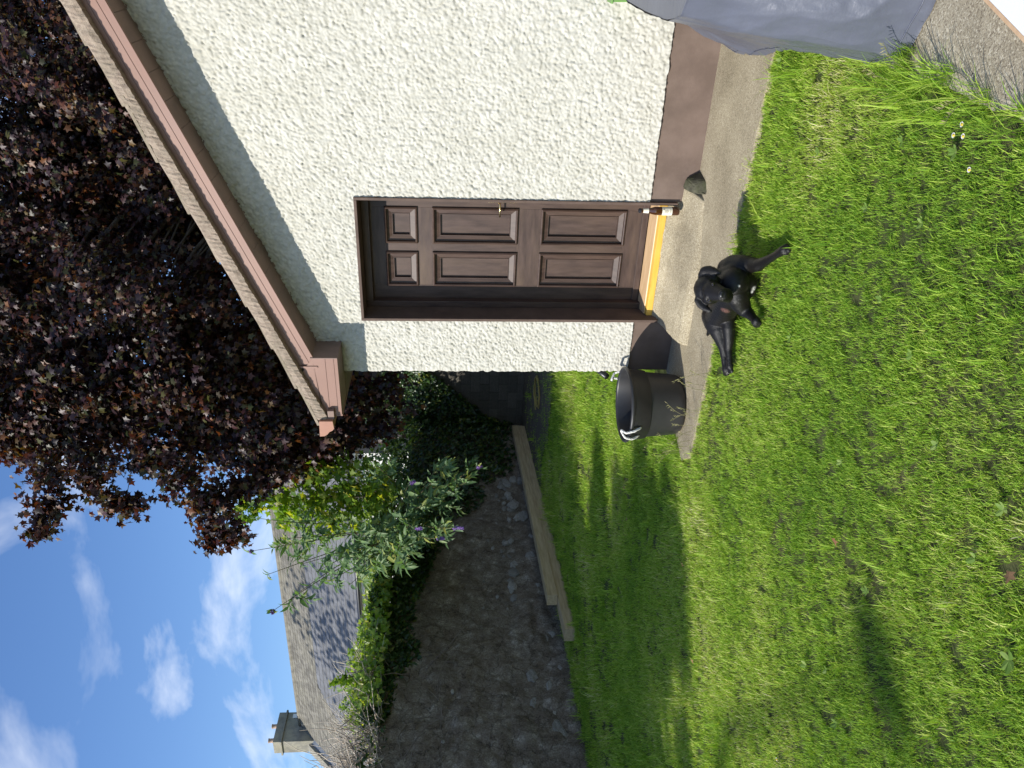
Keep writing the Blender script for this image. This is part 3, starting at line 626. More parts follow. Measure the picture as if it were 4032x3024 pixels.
# raised verge coping at the chimney end
c0 = S1 - .30
def coping():
    V = []; 
    for (o, dz) in ((-.1, -.1*sl), (RO, RH)):
        for (s_, h) in ((c0, -.02), (S1+.12, -.02), (S1+.12, .30), (c0, .30)): V.append(hp(s_, o, dz+h))
    hmesh('verge_coping', V, [(0,1,2,3), (7,6,5,4), (0,4,5,1), (1,5,6,2), (2,6,7,3), (3,7,4,0)], M['chim'])
    V = []
    for (o, dz) in ((-.1, -.1*sl), (RO, RH)):
        for (s_, h) in ((c0-.22, .035), (c0-.005, .035), (c0-.005, .17)): V.append(hp(s_, o, dz+h))
    hmesh('lead_flashing', V, [(0,2,1), (3,4,5), (0,3,5,2), (1,2,5,4), (0,1,4,3)], M['lead'])
coping()
chim = lambda *a: None
def chimney():
    s0, s1, o0, o1 = 9.45, 10.10, 2.72, 4.12
    def hb(name, s0, s1, o0, o1, z0, z1, mat, bevel=.0):
        P = [hp(s0, o0), hp(s1, o0), hp(s1, o1), hp(s0, o1)]
        return hmesh(name, [(p.x, p.y, z0) for p in P] + [(p.x, p.y, z1) for p in P], [(0,1,2,3), (7,6,5,4), (0,4,5,1), (1,5,6,2), (2,6,7,3), (3,7,4,0)], mat, bevel=bevel)
    st = hb('chimney', s0, s1, o0, o1, 6.6, 8.42, M['chim'], .02)
    def sub(o): o.parent = st; o.matrix_parent_inverse = Matrix.Translation(house.location).inverted() @ Matrix.Identity(4); return o
    parts = [hb('chimney_band', s0-.07, s1+.07, o0-.07, o1+.07, 8.385, 8.455, M['chim'], .015), hb('chimney_cap', s0-.005, s1+.005, o0-.005, o1+.005, 8.456, 8.74, M['chim'], .02)]
    for oo in (3.05, 3.72):
        p = hp((s0+s1)/2, oo); mb = MB(); mb.lathe([(.11, 8.735), (.11, 8.80), (.085, 8.82), (.08, 8.97), (.095, 8.98), (.095, 9.0), (.07, 9.0), (.07, 8.8)], (p.x, p.y, 0), 14); parts.append(mb.build('chimney_pot', M['terracotta'], house, True))
    p = hp(s0-.012, 3.98); 
    parts.append(hb('vent', s0-.02, s0-.002, 3.83, 4.02, 7.98, 8.16, M['white_paint']))
    for o in parts: o.parent = st; o.matrix_parent_inverse = Matrix.Identity(4)
    st.matrix_parent_inverse = st.matrix_parent_inverse
    for o in parts: o.matrix_parent_inverse = Matrix.Identity(4)   # the stack has no offset of its own
chimney()

# ------------------------------------------------------------------ foliage
def fan(outline, c, cup=.12):
    V = [(c[0], c[1], 0.0)] + [(x, y, -cup*abs(x)*1.0 + cup*.5*(y-c[1])**2) for x, y in outline]; n = len(outline)
    return np.array(V, np.float32), np.array([(0, 1+i, 1+(i+1) % n) for i in range(n)], np.int32)
_r = [(.46,-.06), (.30,.15), (.60,.44), (.21,.52)]
MAPLE = fan([(0,0)] + _r + [(0,1.0)] + [(-x, y) for x, y in _r[::-1]], (0, .32), .22)
_r = [(.12,-.10), (.36,-.06), (.46,.18), (.30,.34), (.20,.62)]
IVY = fan([(0,0)] + _r + [(0,.92)] + [(-x, y) for x, y in _r[::-1]], (0, .28), .2)
LANCE = (np.array([(0,0,0), (.17,.28,.06), (0,.33,-.01), (-.17,.28,.06), (.13,.64,.02), (0,.68,-.05), (-.13,.64,.02), (0,1.05,-.18)], np.float32),
         np.array([(0,1,2), (0,2,3), (1,4,5), (1,5,2), (2,5,6), (2,6,3), (4,7,5), (5,7,6)], np.int32))
OVAL = fan([(0,0), (.2,.15), (.3,.5), (.2,.85), (0,1), (-.2,.85), (-.3,.5), (-.2,.15)], (0,.5), .25)
def norm(a): return a / np.maximum(np.linalg.norm(a, axis=1, keepdims=True), 1e-9)
def frames(tip, nrm):
    t = norm(tip); n = norm(nrm - t*np.sum(nrm*t, 1, keepdims=True)); s = np.cross(t, n); return s, t, n
def scatter(tmpl, pos, tip, nrm, size):
    V, F = tmpl; s, t, n = frames(tip, nrm); k = len(V); sz = np.asarray(size)[:, None, None]
    W = pos[:, None, :] + sz*(V[None, :, 0:1]*s[:, None] + V[None, :, 1:2]*t[:, None] + V[None, :, 2:3]*n[:, None])
    return W.reshape(-1, 3), (F[None] + (np.arange(len(pos))*k)[:, None, None]).reshape(-1, 3)
def leaf_obj(name, tmpl, mat, parent, pos, tip, nrm, size, single=None, single_name='leaf'):
    """one joined part for the mass of leaves and `single` (indices) as leaves of their own"""
    n = len(pos); mask = np.ones(n, bool)
    if single is not None and len(single):
        me = bpy.data.meshes.new(single_name); me.from_pydata([tuple(map(float, v)) for v in tmpl[0]], [], [tuple(map(int, f)) for f in tmpl[1]]); me.materials.append(mat)
        s, t, nn = frames(tip, nrm)
        for i in single:
            z = float(size[i]); m4 = Matrix(((s[i,0]*z, t[i,0]*z, nn[i,0]*z, pos[i,0]), (s[i,1]*z, t[i,1]*z, nn[i,1]*z, pos[i,1]), (s[i,2]*z, t[i,2]*z, nn[i,2]*z, pos[i,2]), (0,0,0,1)))
            inst(single_name, me, m4, parent)
        mask[single] = False
    V, F = scatter(tmpl, pos[mask], tip[mask], nrm[mask], size[mask])
    return tag(npmesh(name, V, F, mat, parent), kind='stuff')
def rnd(n, s=1.0): return rng.normal(0, s, (n, 3))
def A3(v): return np.array([v.x, v.y, v.z])
def to_px(P):
    d = P - A3(CAM); w = d @ A3(FWD); return 2016 - FPX*(d @ A3(UPV))/w, 1512 - FPX*(d @ A3(RIGHT))/w, w

def copper_maple():
    t = empty('copper_maple_tree', (.2, 11.0, 0), 'large copper-leaved maple tree with dark purple leaves overhanging the shed roof', 'tree')
    # lobes of the crown: photo direction, distance, radius
    lobes = [(260,500,13,2.7,1), (620,1050,13,2.0,1), (150,1250,12.5,2.0,1), (450,1350,12,1.7,1), (720,1480,12,1.3,1), (330,1640,11.6,.95,1), (130,1660,11.3,.75,1), (60,1560,11.6,.95,1),
             (640,1690,11.5,.75,1), (900,1640,11.8,.85,1), (1030,1720,11.8,.8,1), (1180,1700,12.2,.75,1), (1320,1640,12.6,.7,.8), (1420,1560,13,.8,.8), (1080,1480,13,1.0,1), (860,1300,13,1.2,1),
             (-350,300,13,3.0,.35), (100,-150,12.5,2.4,1), (500,250,13.5,2.2,1), (-500,1100,13,2.4,.35), (-900,500,14,3,.15), (1250,1850,12.5,.5,.7), (1150,1600,13.5,.9,1),
             (80,750,14.5,1.9,1), (60,350,14.5,2.0,1), (-60,1050,14,1.5,1), (200,950,14.5,1.8,1), (330,800,14.5,1.6,1), (480,700,14.5,1.5,1), (60,1350,13,1.2,1), (250,1500,12.8,1.0,1),
             (680,900,14,1.1,1), (640,820,13.5,.9,1), (430,380,14,1.3,1), (100,150,14,1.4,1), (280,600,14.2,1.3,1),
             # sprays that hang out over the sky
             (180,1860,10.8,.42,1), (210,1980,10.7,.30,1), (330,1900,10.8,.38,1), (430,1960,10.8,.26,1), (490,2000,10.8,.20,1), (165,2050,10.6,.13,1), (150,2100,10.6,.07,2),
             (20,1740,11,.30,1), (560,1820,11,.28,1), (700,1900,11,.36,1), (780,2000,10.9,.30,1), (860,2080,10.9,.27,1), (910,2110,10.9,.18,1), (840,1960,11,.36,1), (960,1940,11.2,.40,1), (820,2130,10.9,.10,1.5), (1010,1880,11.3,.35,1)]
    P = []; T = []; Nn = []; S = []
    for (x, y, d, r, dens) in lobes:
        c = A3(px(x, y, d)); n = int(min(175, 105*r*r*dens + 10)) if r > .5 else max(2, int(40*r*dens))
        # twigs sit in the outer half of each lobe
        u = norm(rnd(n)); rad = r*(rng.uniform(.15, 1, n)**.45) if r > .5 else r*rng.uniform(.1, 1, n)
        tc_ = c + u*rad[:, None]
        for q in range(n):
            m = rng.integers(28, 42) if r > .5 else rng.integers(16, 26)
            sp = .125 if r > .5 else .08
            p = tc_[q] + rng.normal(0, sp, (m, 3))*np.array([.8, .8, 1.15])
            o = norm(p - c + .3*rnd(m)); P.append(p)
            T.append(o*.45 + np.array([0, 0, -.95]) + .4*rnd(m)); Nn.append(o*.7 + np.array([-.1, -.2, .55]) + .6*rnd(m)); S.append(rng.uniform(.05, .12, m))
    P = np.concatenate(P); T = np.concatenate(T); Nn = np.concatenate(Nn); S = np.concatenate(S)
    # nothing inside the shed or in front of it
    zr = 2.716 + .408*np.where(P[:,0] < 2.7, P[:,0], 5.4-P[:,0])
    ok = ~((P[:,0] > -.5) & (P[:,0] < 5.9) & (P[:,1] < 6.6) & (P[:,2] < zr+.5)); ok &= P[:,2] > 1.0
    P, T, Nn, S = P[ok], T[ok], Nn[ok], S[ok]
    ix, iy, w = to_px(P); ok = (ix > -900) & (iy > -900); P, T, Nn, S, ix, iy, w = P[ok], T[ok], Nn[ok], S[ok], ix[ok], iy[ok], w[ok]
    edge = np.where((iy > 1700) & (ix < 1150) & (ix > 0) & (w < 11.6))[0]; single = rng.permutation(edge)[:260]
    leaf_obj('crown', MAPLE, M['maple'], t, P, T, Nn, S, single)
    # trunk and limbs
    mb = MB(); mb.tube([(.2,11,-.1), (.15,10.95,1.5), (.0,10.8,3), (-.1,10.6,5), (.1,10.6,8)], [.32,.26,.23,.18,.08], 10); mb.build('trunk', M['bark'], t, True)
    base = Vector((0, 10.7, 3.2)); 
    for (x, y, d, r, dens) in lobes[:44]:
        q = px(x, y, d); b = base + Vector((0, 0, rng.uniform(-.4, 2.5))); mid = b.lerp(q, .55) + Vector((0, 0, .5))
        mb = MB(); mb.tube([b, b.lerp(mid, .5) + Vector((0, 0, .15)), mid, mid.lerp(q, .6), q], [.08,.06,.04,.022,.008] if r > .5 else [.03,.022,.015,.009,.004], 5); mb.build('limb', M['bark'], t, True)
    return len(P)
print('maple leaves', copper_maple())

def bright_maple():
    t = empty('green_maple', (wx(7.0)-.2, 7.2, 2.2), 'sunlit yellow-green maple sapling between the buddleia and the copper tree', 'tree')
    P = []; 
    for (x, y, d, r) in [(1190,1960,12.2,.45), (1290,1900,12.2,.5), (1390,1880,12.0,.45), (1330,2010,12,.45), (1250,2060,12,.38), (1400,1990,11.9,.4), (1130,2010,12.3,.35), (1010,1960,12.4,.32), (960,2010,12.4,.22), (1060,1900,12.5,.35), (1480,1930,11.8,.3), (1230,1820,12.5,.35)]:
        n = int(330*r); c = A3(px(x, y, d)); P.append(c + norm(rnd(n))*(r*rng.uniform(.2, 1, n)**.5)[:, None])
    P = np.concatenate(P); n = len(P)
    leaf_obj('crown', MAPLE, M['maple_bright'], t, P, np.array([-.1,-.2,-.6]) + .6*rnd(n), np.array([-.4,-.5,.6]) + .45*rnd(n), rng.uniform(.08, .15, n), rng.permutation(n)[:120])
    mb = MB(); b = Vector((wx(7.0)-.2, 7.2, 2.2)); mb.tube([b, b+Vector((.05,-.1,.8)), px(1250, 1960, 12.2)], [.05,.035,.015], 6); mb.build('trunk', M['bark'], t, True)
    for (x, y, d) in [(1190,1960,12.2), (1390,1880,12.0), (1250,2060,12), (1010,1960,12.4), (1230,1820,12.5)]:
        mb = MB(); mb.tube([b+Vector((.05,-.1,.8)), px(x, y, d)], [.025,.006], 5); mb.build('limb', M['bark'], t, True)
bright_maple()

M['dead_stem'] = surf('dead_stem', (.13,.10,.075), (.22,.18,.14), 5, .9, 0)
def ivy():
    t = empty('ivy', (wx(5), 5, 0), 'dark green ivy covering the wall top and the far corner of the garden wall', 'ivy')
    P = []; O = []
    ylo = [1.2, 1.7, 2.6, 3.5, 4.5, 5.3, 6.2, 7.2, 8.4, 10.0]; zlo = [2.48, 2.40, 2.12, 2.15, 1.95, 1.75, 1.35, .85, .30, .15]
    n = 11000; y = 1.2 + 8.9*rng.uniform(0, 1, n)**.75; lo = np.interp(y, ylo, zlo) + .22*(fbm(y*1.7, y*0, 71, 3)-.5)*2; top = 2.78 + .10*np.sin(y*2.3) + .28*np.clip((y-3)/3, 0, 1.3)
    z = lo + (top-lo)*rng.uniform(0, 1, n)**.85
    th = .06 + .26*np.clip((z-lo)/.7, 0, 1)*(.5+.5*fbm(y*2.2, z*2.2, 73, 2)*1.5); o = rng.uniform(.03, 1, n)**.5*th
    P.append(np.stack([wx(y)+o, y+.155*o, z], 1)); O.append(np.tile([1, .1, .35], (n, 1)))
    # cushion along the top: same ivy, with the sunlight put into a paler leaf colour
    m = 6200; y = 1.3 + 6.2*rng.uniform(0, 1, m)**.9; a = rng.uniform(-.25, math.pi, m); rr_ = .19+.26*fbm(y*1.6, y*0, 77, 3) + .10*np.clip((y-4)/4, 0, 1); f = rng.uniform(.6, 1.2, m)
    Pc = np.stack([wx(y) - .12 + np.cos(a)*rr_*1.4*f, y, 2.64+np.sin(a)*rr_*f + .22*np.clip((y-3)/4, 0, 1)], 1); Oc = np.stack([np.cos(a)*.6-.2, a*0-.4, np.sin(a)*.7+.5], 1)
    leaf_obj('top_foliage', IVY, M['ivy_sunlit'], t, Pc, Oc*.25 + np.array([0, 0, -.7]) + .5*rnd(m), Oc + .4*rnd(m), rng.uniform(.045, .10, m), rng.permutation(m)[:60])
    # spilling onto the block wall
    n = 2600; x = -7.5 + 1.75*rng.uniform(0, 1, n)**1.4; lo = np.interp(x, [-7.5,-7.0,-6.6,-6.1,-5.75], [.2,.9,1.35,1.9,2.4]); z = lo + (2.75-lo)*rng.uniform(0, 1, n); o = rng.uniform(.02, .16, n)
    P.append(np.stack([x, 9.99-o, z], 1)); O.append(np.tile([.1, -1, .35], (n, 1)))
    # high dark mass behind, under the copper maple
    n = 5200; c = np.array([[-7.6, 10.6, 3.1], [-6.9, 10.9, 3.0], [-8.0, 9.0, 3.1], [-6.0, 11.0, 3.0], [-5.0, 11.1, 2.9], [-4.0,11.1,3.0]]); k = rng.integers(0, 6, n); u = norm(rnd(n)); 
    P.append(c[k] + u*np.array([.75, .5, .75])*(rng.uniform(.3, 1, n)**.5)[:, None]); O.append(u + np.array([0, -.2, .3]))
    P = np.concatenate(P); O = np.concatenate(O); n = len(P)
    ix, iy, w = to_px(P); cand = np.where((iy > 2050) & (iy < 2800) & (ix > 1300) & (ix < 1680))[0]
    leaf_obj('foliage', IVY, M['ivy'], t, P, O*.25 + np.array([0, 0, -.8]) + .45*rnd(n), O + .45*rnd(n), rng.uniform(.05, .105, n)*np.where(P[:,1] < 4.2, .85, 1), rng.permutation(cand)[:200])
    rr = random.Random(4)
    for k in range(12):
        y = rr.uniform(.6, 4.2); z = rr.uniform(1.5, 2.4); pts = [wpt(y+rr.uniform(-.1,.1)*i + .0, z-.0+ (i-2)*rr.uniform(-.15, .2), .04+.03*rr.random()) for i in range(5)]
        MB().tube(pts, [.005,.006,.005,.004,.003], 4).build('stem', M['dead_stem'], t)
ivy()

def bramble():
    t = empty('dead_bramble', (wx(1.2), 1.2, 2.5), 'tangle of dry grey bramble stems on top of the wall at the left', 'bramble')
    rr = random.Random(8); mb = MB(); mb2 = MB()
    for k in range(760):
        y = rr.uniform(-1.2, 2.6); b = wpt(y, 2.45+rr.uniform(0, .35), rr.uniform(-.4, .10)); L_ = rr.uniform(.4, 1.15)*(1.0 if y < 1.6 else .75)
        d = Vector((rr.uniform(-.3, .9), rr.uniform(-.8, .8), rr.uniform(.25, 1))).normalized(); pts = []; p = b.copy()
        for i in range(6): pts.append(p.copy()); p += d*L_/6; d = (d + Vector((rr.uniform(-.35, .35), rr.uniform(-.35, .35), -.07+rr.uniform(-.25, .25)))).normalized()
        r0 = rr.uniform(.004, .008); (mb if k % 2 else mb2).tube(pts, [r0, r0, r0*.9, r0*.75, r0*.55, r0*.3], 4, False)
    tag(mb.build('stems', M['twig'], t, fix=False), kind='stuff'); tag(mb2.build('stems', M['twig'], t, fix=False), kind='stuff')
    for k in range(9):                                    # thicker stems one can follow
        y = rr.uniform(-.4, 2.3); b = wpt(y, 2.30+rr.uniform(-.5, .2), .05+rr.uniform(0, .1)); d = Vector((.3, rr.uniform(-1, 1), rr.uniform(-.7, .7))).normalized(); pts = []; p = b.copy()
        for i in range(8): pts.append(p.copy()); p += d*.12; d = (d + Vector((rr.uniform(-.3, .25), rr.uniform(-.4, .4), rr.uniform(-.4, .3)))).normalized()
        m_ = MB(); m_.tube(pts, [.008,.008,.007,.006,.006,.005,.004,.002], 5); m_.build('stem', M['dead_stem'], t, True)
    n = 700; y = rng.uniform(-1.5, 2.3, n); P = np.stack([wx(y)+rng.uniform(-.35, .2, n), y, 2.45+rng.uniform(0, .33, n)], 1)
    tag(leaf_obj('leaves', IVY, M['ivy'], t, P, rnd(n)+np.array([0,0,-.5]), rnd(n)*.6+np.array([.2,-.4,.7]), rng.uniform(.03, .07, n)), kind='stuff')
bramble()
def sprig():
    q = px(1395, 2662, 8.75); t = empty('leafy_shoot', tuple(q), 'lone bright green leafy shoot standing up from the dry brambles', 'plant')
    tp = px(1322, 2690, 8.75); mb = MB(); mb.tube([q, q.lerp(tp, .6)+Vector((.02,0,0)), tp], [.008,.006,.003], 5); mb.build('stem', M['stem'], t)
    n = 60; P = np.array([A3(q.lerp(tp, u)) for u in rng.uniform(.35, 1.05, n)]) + rnd(n, .045)
    leaf_obj('leaves', IVY, M['maple_bright'], t, P, rnd(n)+np.array([0,0,-.3]), rnd(n)*.6+np.array([-.3,-.4,.6]), rng.uniform(.05, .09, n), np.arange(30))
sprig()

def buddleia():
    t = empty('buddleia', tuple(wpt(6.0, 1.9, -.1)), 'arching buddleia bush with grey-green leaves and purple flower spikes on the wall', 'shrub')
    base = wpt(6.0, 1.95, .02); rr = random.Random(21)
    tips = [(990,2170,10.3), (1075,2405,9.9), (1010,2040,10.6), (1060,2260,10.1), (1180,2330,9.9), (1290,2290,9.9), (1130,2120,10.4), (1190,2220,10.0), (1310,2180,10.0), (1420,2130,9.8), (1480,2230,9.7),
            (1880,1840,10.6), (1835,1900,10.3), (1760,1830,10.5), (1790,2080,9.8), (1725,2120,9.7), (1690,1990,9.9), (1640,2080,9.7), (1560,2170,9.6), (1620,1900,10.2), (1540,2020,9.9), (1480,1830,10.6), (1400,2220,9.8), (1600,2230,9.6), (1350,2080,10.2), (1700,1900,10.2), (1250,2250,10), (1380,2300,9.8)]
    flow = {0: .07, 1: .09, 11: .08, 14: .17, 15: .13, 17: .12, 19: .09}
    P = []; T = []; Nn = []; S = []; fp = []
    for k, (x, y, d) in enumerate(tips):
        q = px(x, y, d); up = q.z > base.z+.3
        mid = base.lerp(q, .5) + Vector((rr.uniform(-.1, .3), rr.uniform(-.3, .1), .55 if not up else .2)); pts = []
        for i in range(11):
            u = i/10; pts.append(base*(1-u)**2 + mid*(2*u*(1-u)) + q*u*u)
        mb = MB(); mb.tube(pts, [.016-.0125*i/10 for i in range(11)], 5); mb.build('branch', M['stem'], t, True)
        runs = [pts]
        for s in range(6):                      # side shoots
            i = rr.randint(3, 9); d0 = (pts[i+1]-pts[i]).normalized(); d1 = (d0 + Vector((rr.uniform(-.9, .9), rr.uniform(-.9, .9), rr.uniform(-.7, .7)))).normalized(); L_ = rr.uniform(.15, .42)
            runs.append([pts[i] + d1*L_*j/5 + Vector((0, 0, -.06*(j/5)**2)) for j in range(6)])
        for ri, run in enumerate(runs):
            if ri: mb = MB(); mb.tube(run, [.005,.004,.004,.003,.003,.002], 4, False); mb.build('twig', M['stem'], t)
            m = len(run)
            for i in range(1 if ri else 3, m):
                a = run[i]; dr = (run[i]-run[i-1]).normalized(); sd = dr.orthogonal().normalized(); sd.rotate(Matrix.Rotation(i*1.57+rr.random(), 3, dr))
                for sg in ((1, -1) if i < m-1 else (1, -1, .35, -.35)):
                    P.append(a + Vector((rr.gauss(0, .01), rr.gauss(0, .01), rr.gauss(0, .01)))); T.append(dr*.75 + sd*sg + Vector((0, 0, -.25))); Nn.append(dr*.6 + Vector((-.25, -.35, .8)) + Vector((rr.gauss(0, .3), rr.gauss(0, .3), rr.gauss(0, .3)))); S.append(rr.uniform(.12, .21)*(1 if i < m-2 else .75))
        if k in flow: fp.append((pts[-1], (pts[-1]-pts[-2]).normalized(), flow[k]))
    P = np.array([A3(p) for p in P]); T = np.array([A3(p) for p in T]); Nn = np.array([A3(p) for p in Nn]); S = np.array(S)
    leaf_obj('foliage', LANCE, M['budd'], t, P, T, Nn, S*1.0, rng.permutation(len(P))[:280])
    for (p, d, L_) in fp:
        n = 260; u = rng.uniform(0, 1, n); a = rng.uniform(0, 6.28, n); d = (d + Vector((0, 0, -.5))).normalized(); e1 = d.orthogonal().normalized(); e2 = d.cross(e1); r = .026*(1-u*.75)
        Pf = A3(p) + np.outer(u*L_, A3(d)) + np.outer(np.cos(a)*r, A3(e1)) + np.outer(np.sin(a)*r, A3(e2)); of = np.outer(np.cos(a), A3(e1)) + np.outer(np.sin(a), A3(e2))
        V, F = scatter(OVAL, Pf, np.cross(of, A3(d)) + .4*rnd(n), of + .3*rnd(n), rng.uniform(.012, .022, n)); npmesh('flower_spike', V, F, M['purple'], t)
    return len(P)
buddleia()

# trees beyond the wall on the sunny side, out of the picture: their shade falls across the lawn and the neighbour's roof
def shade_tree(loc, r, zc, n, label, sz=.22, lobes=7, seed=1):
    t = empty('garden_tree', loc, label, 'tree', 'trees beyond the wall on the sunny side'); g = np.random.default_rng(seed)
    c = np.array([loc[0], loc[1], zc]); cs = c + norm(g.normal(0, 1, (lobes, 3)))*np.array([r, r, r*.75])*.55*g.uniform(.5, 1, (lobes, 1)); k = g.integers(0, lobes, n)
    u = norm(g.normal(0, 1, (n, 3))); P = cs[k] + u*(r*.55*g.uniform(.1, 1, n)**.4)[:, None]
    V, F = scatter(OVAL, P, g.normal(0, 1, (n, 3)), g.normal(0, 1, (n, 3)), g.uniform(.6, 1.2, n)*sz); tag(npmesh('crown', V, F, M['hedge_leaf'], t), kind='stuff')
    mb = MB(); mb.tube([(loc[0], loc[1], -.1), (loc[0]+.1, loc[1], zc*.5), (loc[0], loc[1]+.1, zc+r*.4)], [.2,.16,.05], 8); mb.build('trunk', M['bark'], t, True)

# ------------------------------------------------------------------ the dog
def dog():
    D = lambda zx, zy, d: px(2600+.3616*zx, 900+.3616*zy, d)
    G = lambda zx, zy, z: pz(2600+.3616*zx, 900+.3616*zy, z)
    mb = MB()
    sph = bmesh.new(); bmesh.ops.create_icosphere(sph, subdivisions=3, radius=1); sv = [v.co.copy() for v in sph.verts]; sf = [tuple(v.index for v in f.verts) for f in sph.faces]; sph.free()
    def ball(c, r, s=None, rot=None):
        if s is None: mb.add([c + v*r for v in sv], sf)
        else: mb.add([c + (rot @ Vector((v.x*s[0], v.y*s[1], v.z*s[2]))) for v in sv], sf)
    def chain(pts):
        for i, (p, r) in enumerate(pts):
            ball(p, r)
            if i:
                q, s = pts[i-1]; n = max(2, int((p-q).length/(.3*min(r, s)))); 
                for k in range(1, n): ball(q.lerp(p, k/n), s+(r-s)*k/n)
    rt = Matrix((RIGHT, UPV, -FWD)).transposed()          # head frame: right, up, towards the camera
    # trunk
    chain([(G(820,600,.115), .084), (G(785,680,.110), .088), (G(715,820,.095), .082), (G(640,950,.084), .080), (G(600,1000,.072), .068)])
    chain([(G(900,575,.085), .058), (G(960,600,.060), .046), (G(940,680,.062), .044)])                         # brisket
    chain([(G(800,590,.15), .078), (D(650,610,4.16), .072), (D(560,640,4.10), .066)])  # neck
    chain([(G(775,470,.132), .064), (G(800,590,.135), .078), (G(830,715,.126), .064)]); chain([(G(800,590,.14), .076), (G(930,590,.075), .050)]); chain([(D(620,600,4.13), .070), (G(790,520,.14), .066)])   # shoulder girdle
    # front leg on the right of the picture
    chain([(G(740,440,.135), .060), (G(800,420,.120), .066), (G(900,400,.095), .054), (G(1000,395,.066), .040), (G(1060,400,.056), .033), (G(1110,375,.050), .027), (G(1190,330,.046), .0205), (G(1255,290,.042), .018), (G(1300,262,.040), .021), (G(1345,232,.036), .023)])
    for (a, b) in ((1376, 190), (1394, 212), (1396, 238), (1376, 264)): chain([(G(1335,236,.034), .016), (G(a, b, .024), .0135)])
    # other front leg, folded towards the camera
    chain([(G(840,735,.120), .060), (G(870,810,.095), .052), (G(915,885,.066), .038), (G(970,930,.052), .027), (G(1015,975,.044), .0215), (G(1040,1010,.040), .025)])
    for (a, b) in ((1050, 1056), (1068, 1050), (1080, 1030), (1034, 1054)): chain([(G(1040,1012,.036), .016), (G(a, b, .024), .013)])
    # hind legs stretched out to the left
    chain([(G(600,950,.090), .080), (G(612,1020,.090), .072), (G(634,1100,.084), .056), (G(656,1190,.074), .040), (G(680,1290,.064), .026), (G(692,1390,.056), .019), (G(703,1480,.050), .018), (G(712,1535,.046), .022)])
    for (a, b) in ((702, 1576), (716, 1586), (730, 1582)): chain([(G(712,1535,.044), .015), (G(a, b, .036), .012)])
    chain([(G(735,960,.060), .046), (G(745,1080,.056), .040), (G(748,1200,.050), .030), (G(742,1310,.044), .022), (G(750,1420,.040), .018), (G(757,1500,.036), .021)])
    for (a, b) in ((752, 1556), (766, 1560), (778, 1550)): chain([(G(758,1508,.034), .015), (G(a, b, .028), .012)])
    chain([(G(560,1000,.06), .034), (G(540,1080,.045), .018), (G(528,1130,.038), .013), (G(515,1155,.035), .010)])                                       # tail
    # head
    ball(D(505,650,4.05), 0, (.070, .066, .078), rt)
    ball(D(470,655,4.04), 0, (.058, .050, .062), rt)
    ball(D(560,570,4.03), 0, (.034, .045, .045), rt); ball(D(545,765,4.02), 0, (.030, .042, .045), rt)      # cheeks
    chain([(D(560,680,3.985), .050), (D(630,705,3.945), .043), (D(675,718,3.915), .036)])
    ball(D(735,738,3.945), 0, (.034, .026, .042), rt)                                                            # lower lip and chin
    ball(D(715,690,3.935), 0, (.020, .028, .034), rt); ball(D(705,765,3.93), 0, (.017, .028, .034), rt)       # flews
    ball(D(530,600,3.985), 0, (.020, .012, .018), rt); ball(D(500,745,3.975), 0, (.020, .012, .018), rt)      # brows
    # ears: folded flaps
    for P_ in ([(445,560,4.04,.016), (452,510,4.04,.022), (480,465,4.035,.026), (530,455,4.02,.026), (580,465,4.0,.022), (625,478,3.985,.014), (655,486,3.975,.008)],
               [(410,735,4.05,.014), (405,785,4.05,.018), (440,830,4.05,.022), (480,860,4.045,.020), (520,885,4.035,.014), (552,902,4.03,.008)]):
        for i in range(len(P_)-1):
            for k in range(5):
                a, b = P_[i], P_[i+1]; u = k/5; q = [a[j]+(b[j]-a[j])*u for j in range(4)]; ball(D(*q[:3]), 0, (q[3], q[3], .009), rt)
    me = mb.mesh('dog_raw', None, fix=False); o = bpy.data.objects.new('dog_raw', me); col.objects.link(o)
    m = o.modifiers.new('r', 'REMESH'); m.mode = 'VOXEL'; m.voxel_size = .0042
    m2 = o.modifiers.new('s', 'SMOOTH'); m2.factor = .5; m2.iterations = 9
    dg = bpy.context.evaluated_depsgraph_get(); ev = o.evaluated_get(dg); nm = bpy.data.meshes.new_from_object(ev); nm.name = 'body'
    bpy.data.objects.remove(o)
    nm.materials.clear(); nm.materials.append(M['fur']); nm.polygons.foreach_set('use_smooth', [True]*len(nm.polygons))
    # coat markings: white flash on the chest, pink belly skin
    co = np.empty(len(nm.vertices)*3, np.float32); nm.vertices.foreach_get('co', co); co = co.reshape(-1, 3)
    def mark(name, spots):
        v = np.zeros(len(co))
        for (c, r) in spots: v = np.maximum(v, np.clip(1.6*(1-np.linalg.norm(co-A3(c), axis=1)/r), 0, 1))
        a = nm.attributes.new(name, 'FLOAT', 'POINT'); a.data.foreach_set('value', v.astype(np.float32))
    from mathutils.bvhtree import BVHTree
    bv = BVHTree.FromPolygons([v.co for v in nm.vertices], [tuple(p.vertices) for p in nm.polygons])
    def hit(zx, zy):
        d = (D(zx, zy, 1.0)-CAM).normalized(); h = bv.ray_cast(CAM, d); return h[0] if h[0] is not None else D(zx, zy, 4.0)
    mark('white_mark', [(hit(1022,655), .017), (hit(858,625), .008), (hit(1000,690), .010)])
    mark('pink_mark', [(hit(700,890), .028), (hit(720,905), .022)])
    t = empty('dog', tuple(G(850,750,0)), 'black short-haired dog lying on the lawn edge, looking at the camera', 'dog')
    b = bpy.data.objects.new('body', nm); col.objects.link(b); setparent(b, t)
    # short coat: fine hairs lying back from the head towards the tail
    nf = len(nm.polygons); g = np.random.default_rng(5); pc = np.empty(nf*3, np.float32); nm.polygons.foreach_get('center', pc); pn = np.empty(nf*3, np.float32); nm.polygons.foreach_get('normal', pn); pc = pc.reshape(-1, 3); pn = pn.reshape(-1, 3)
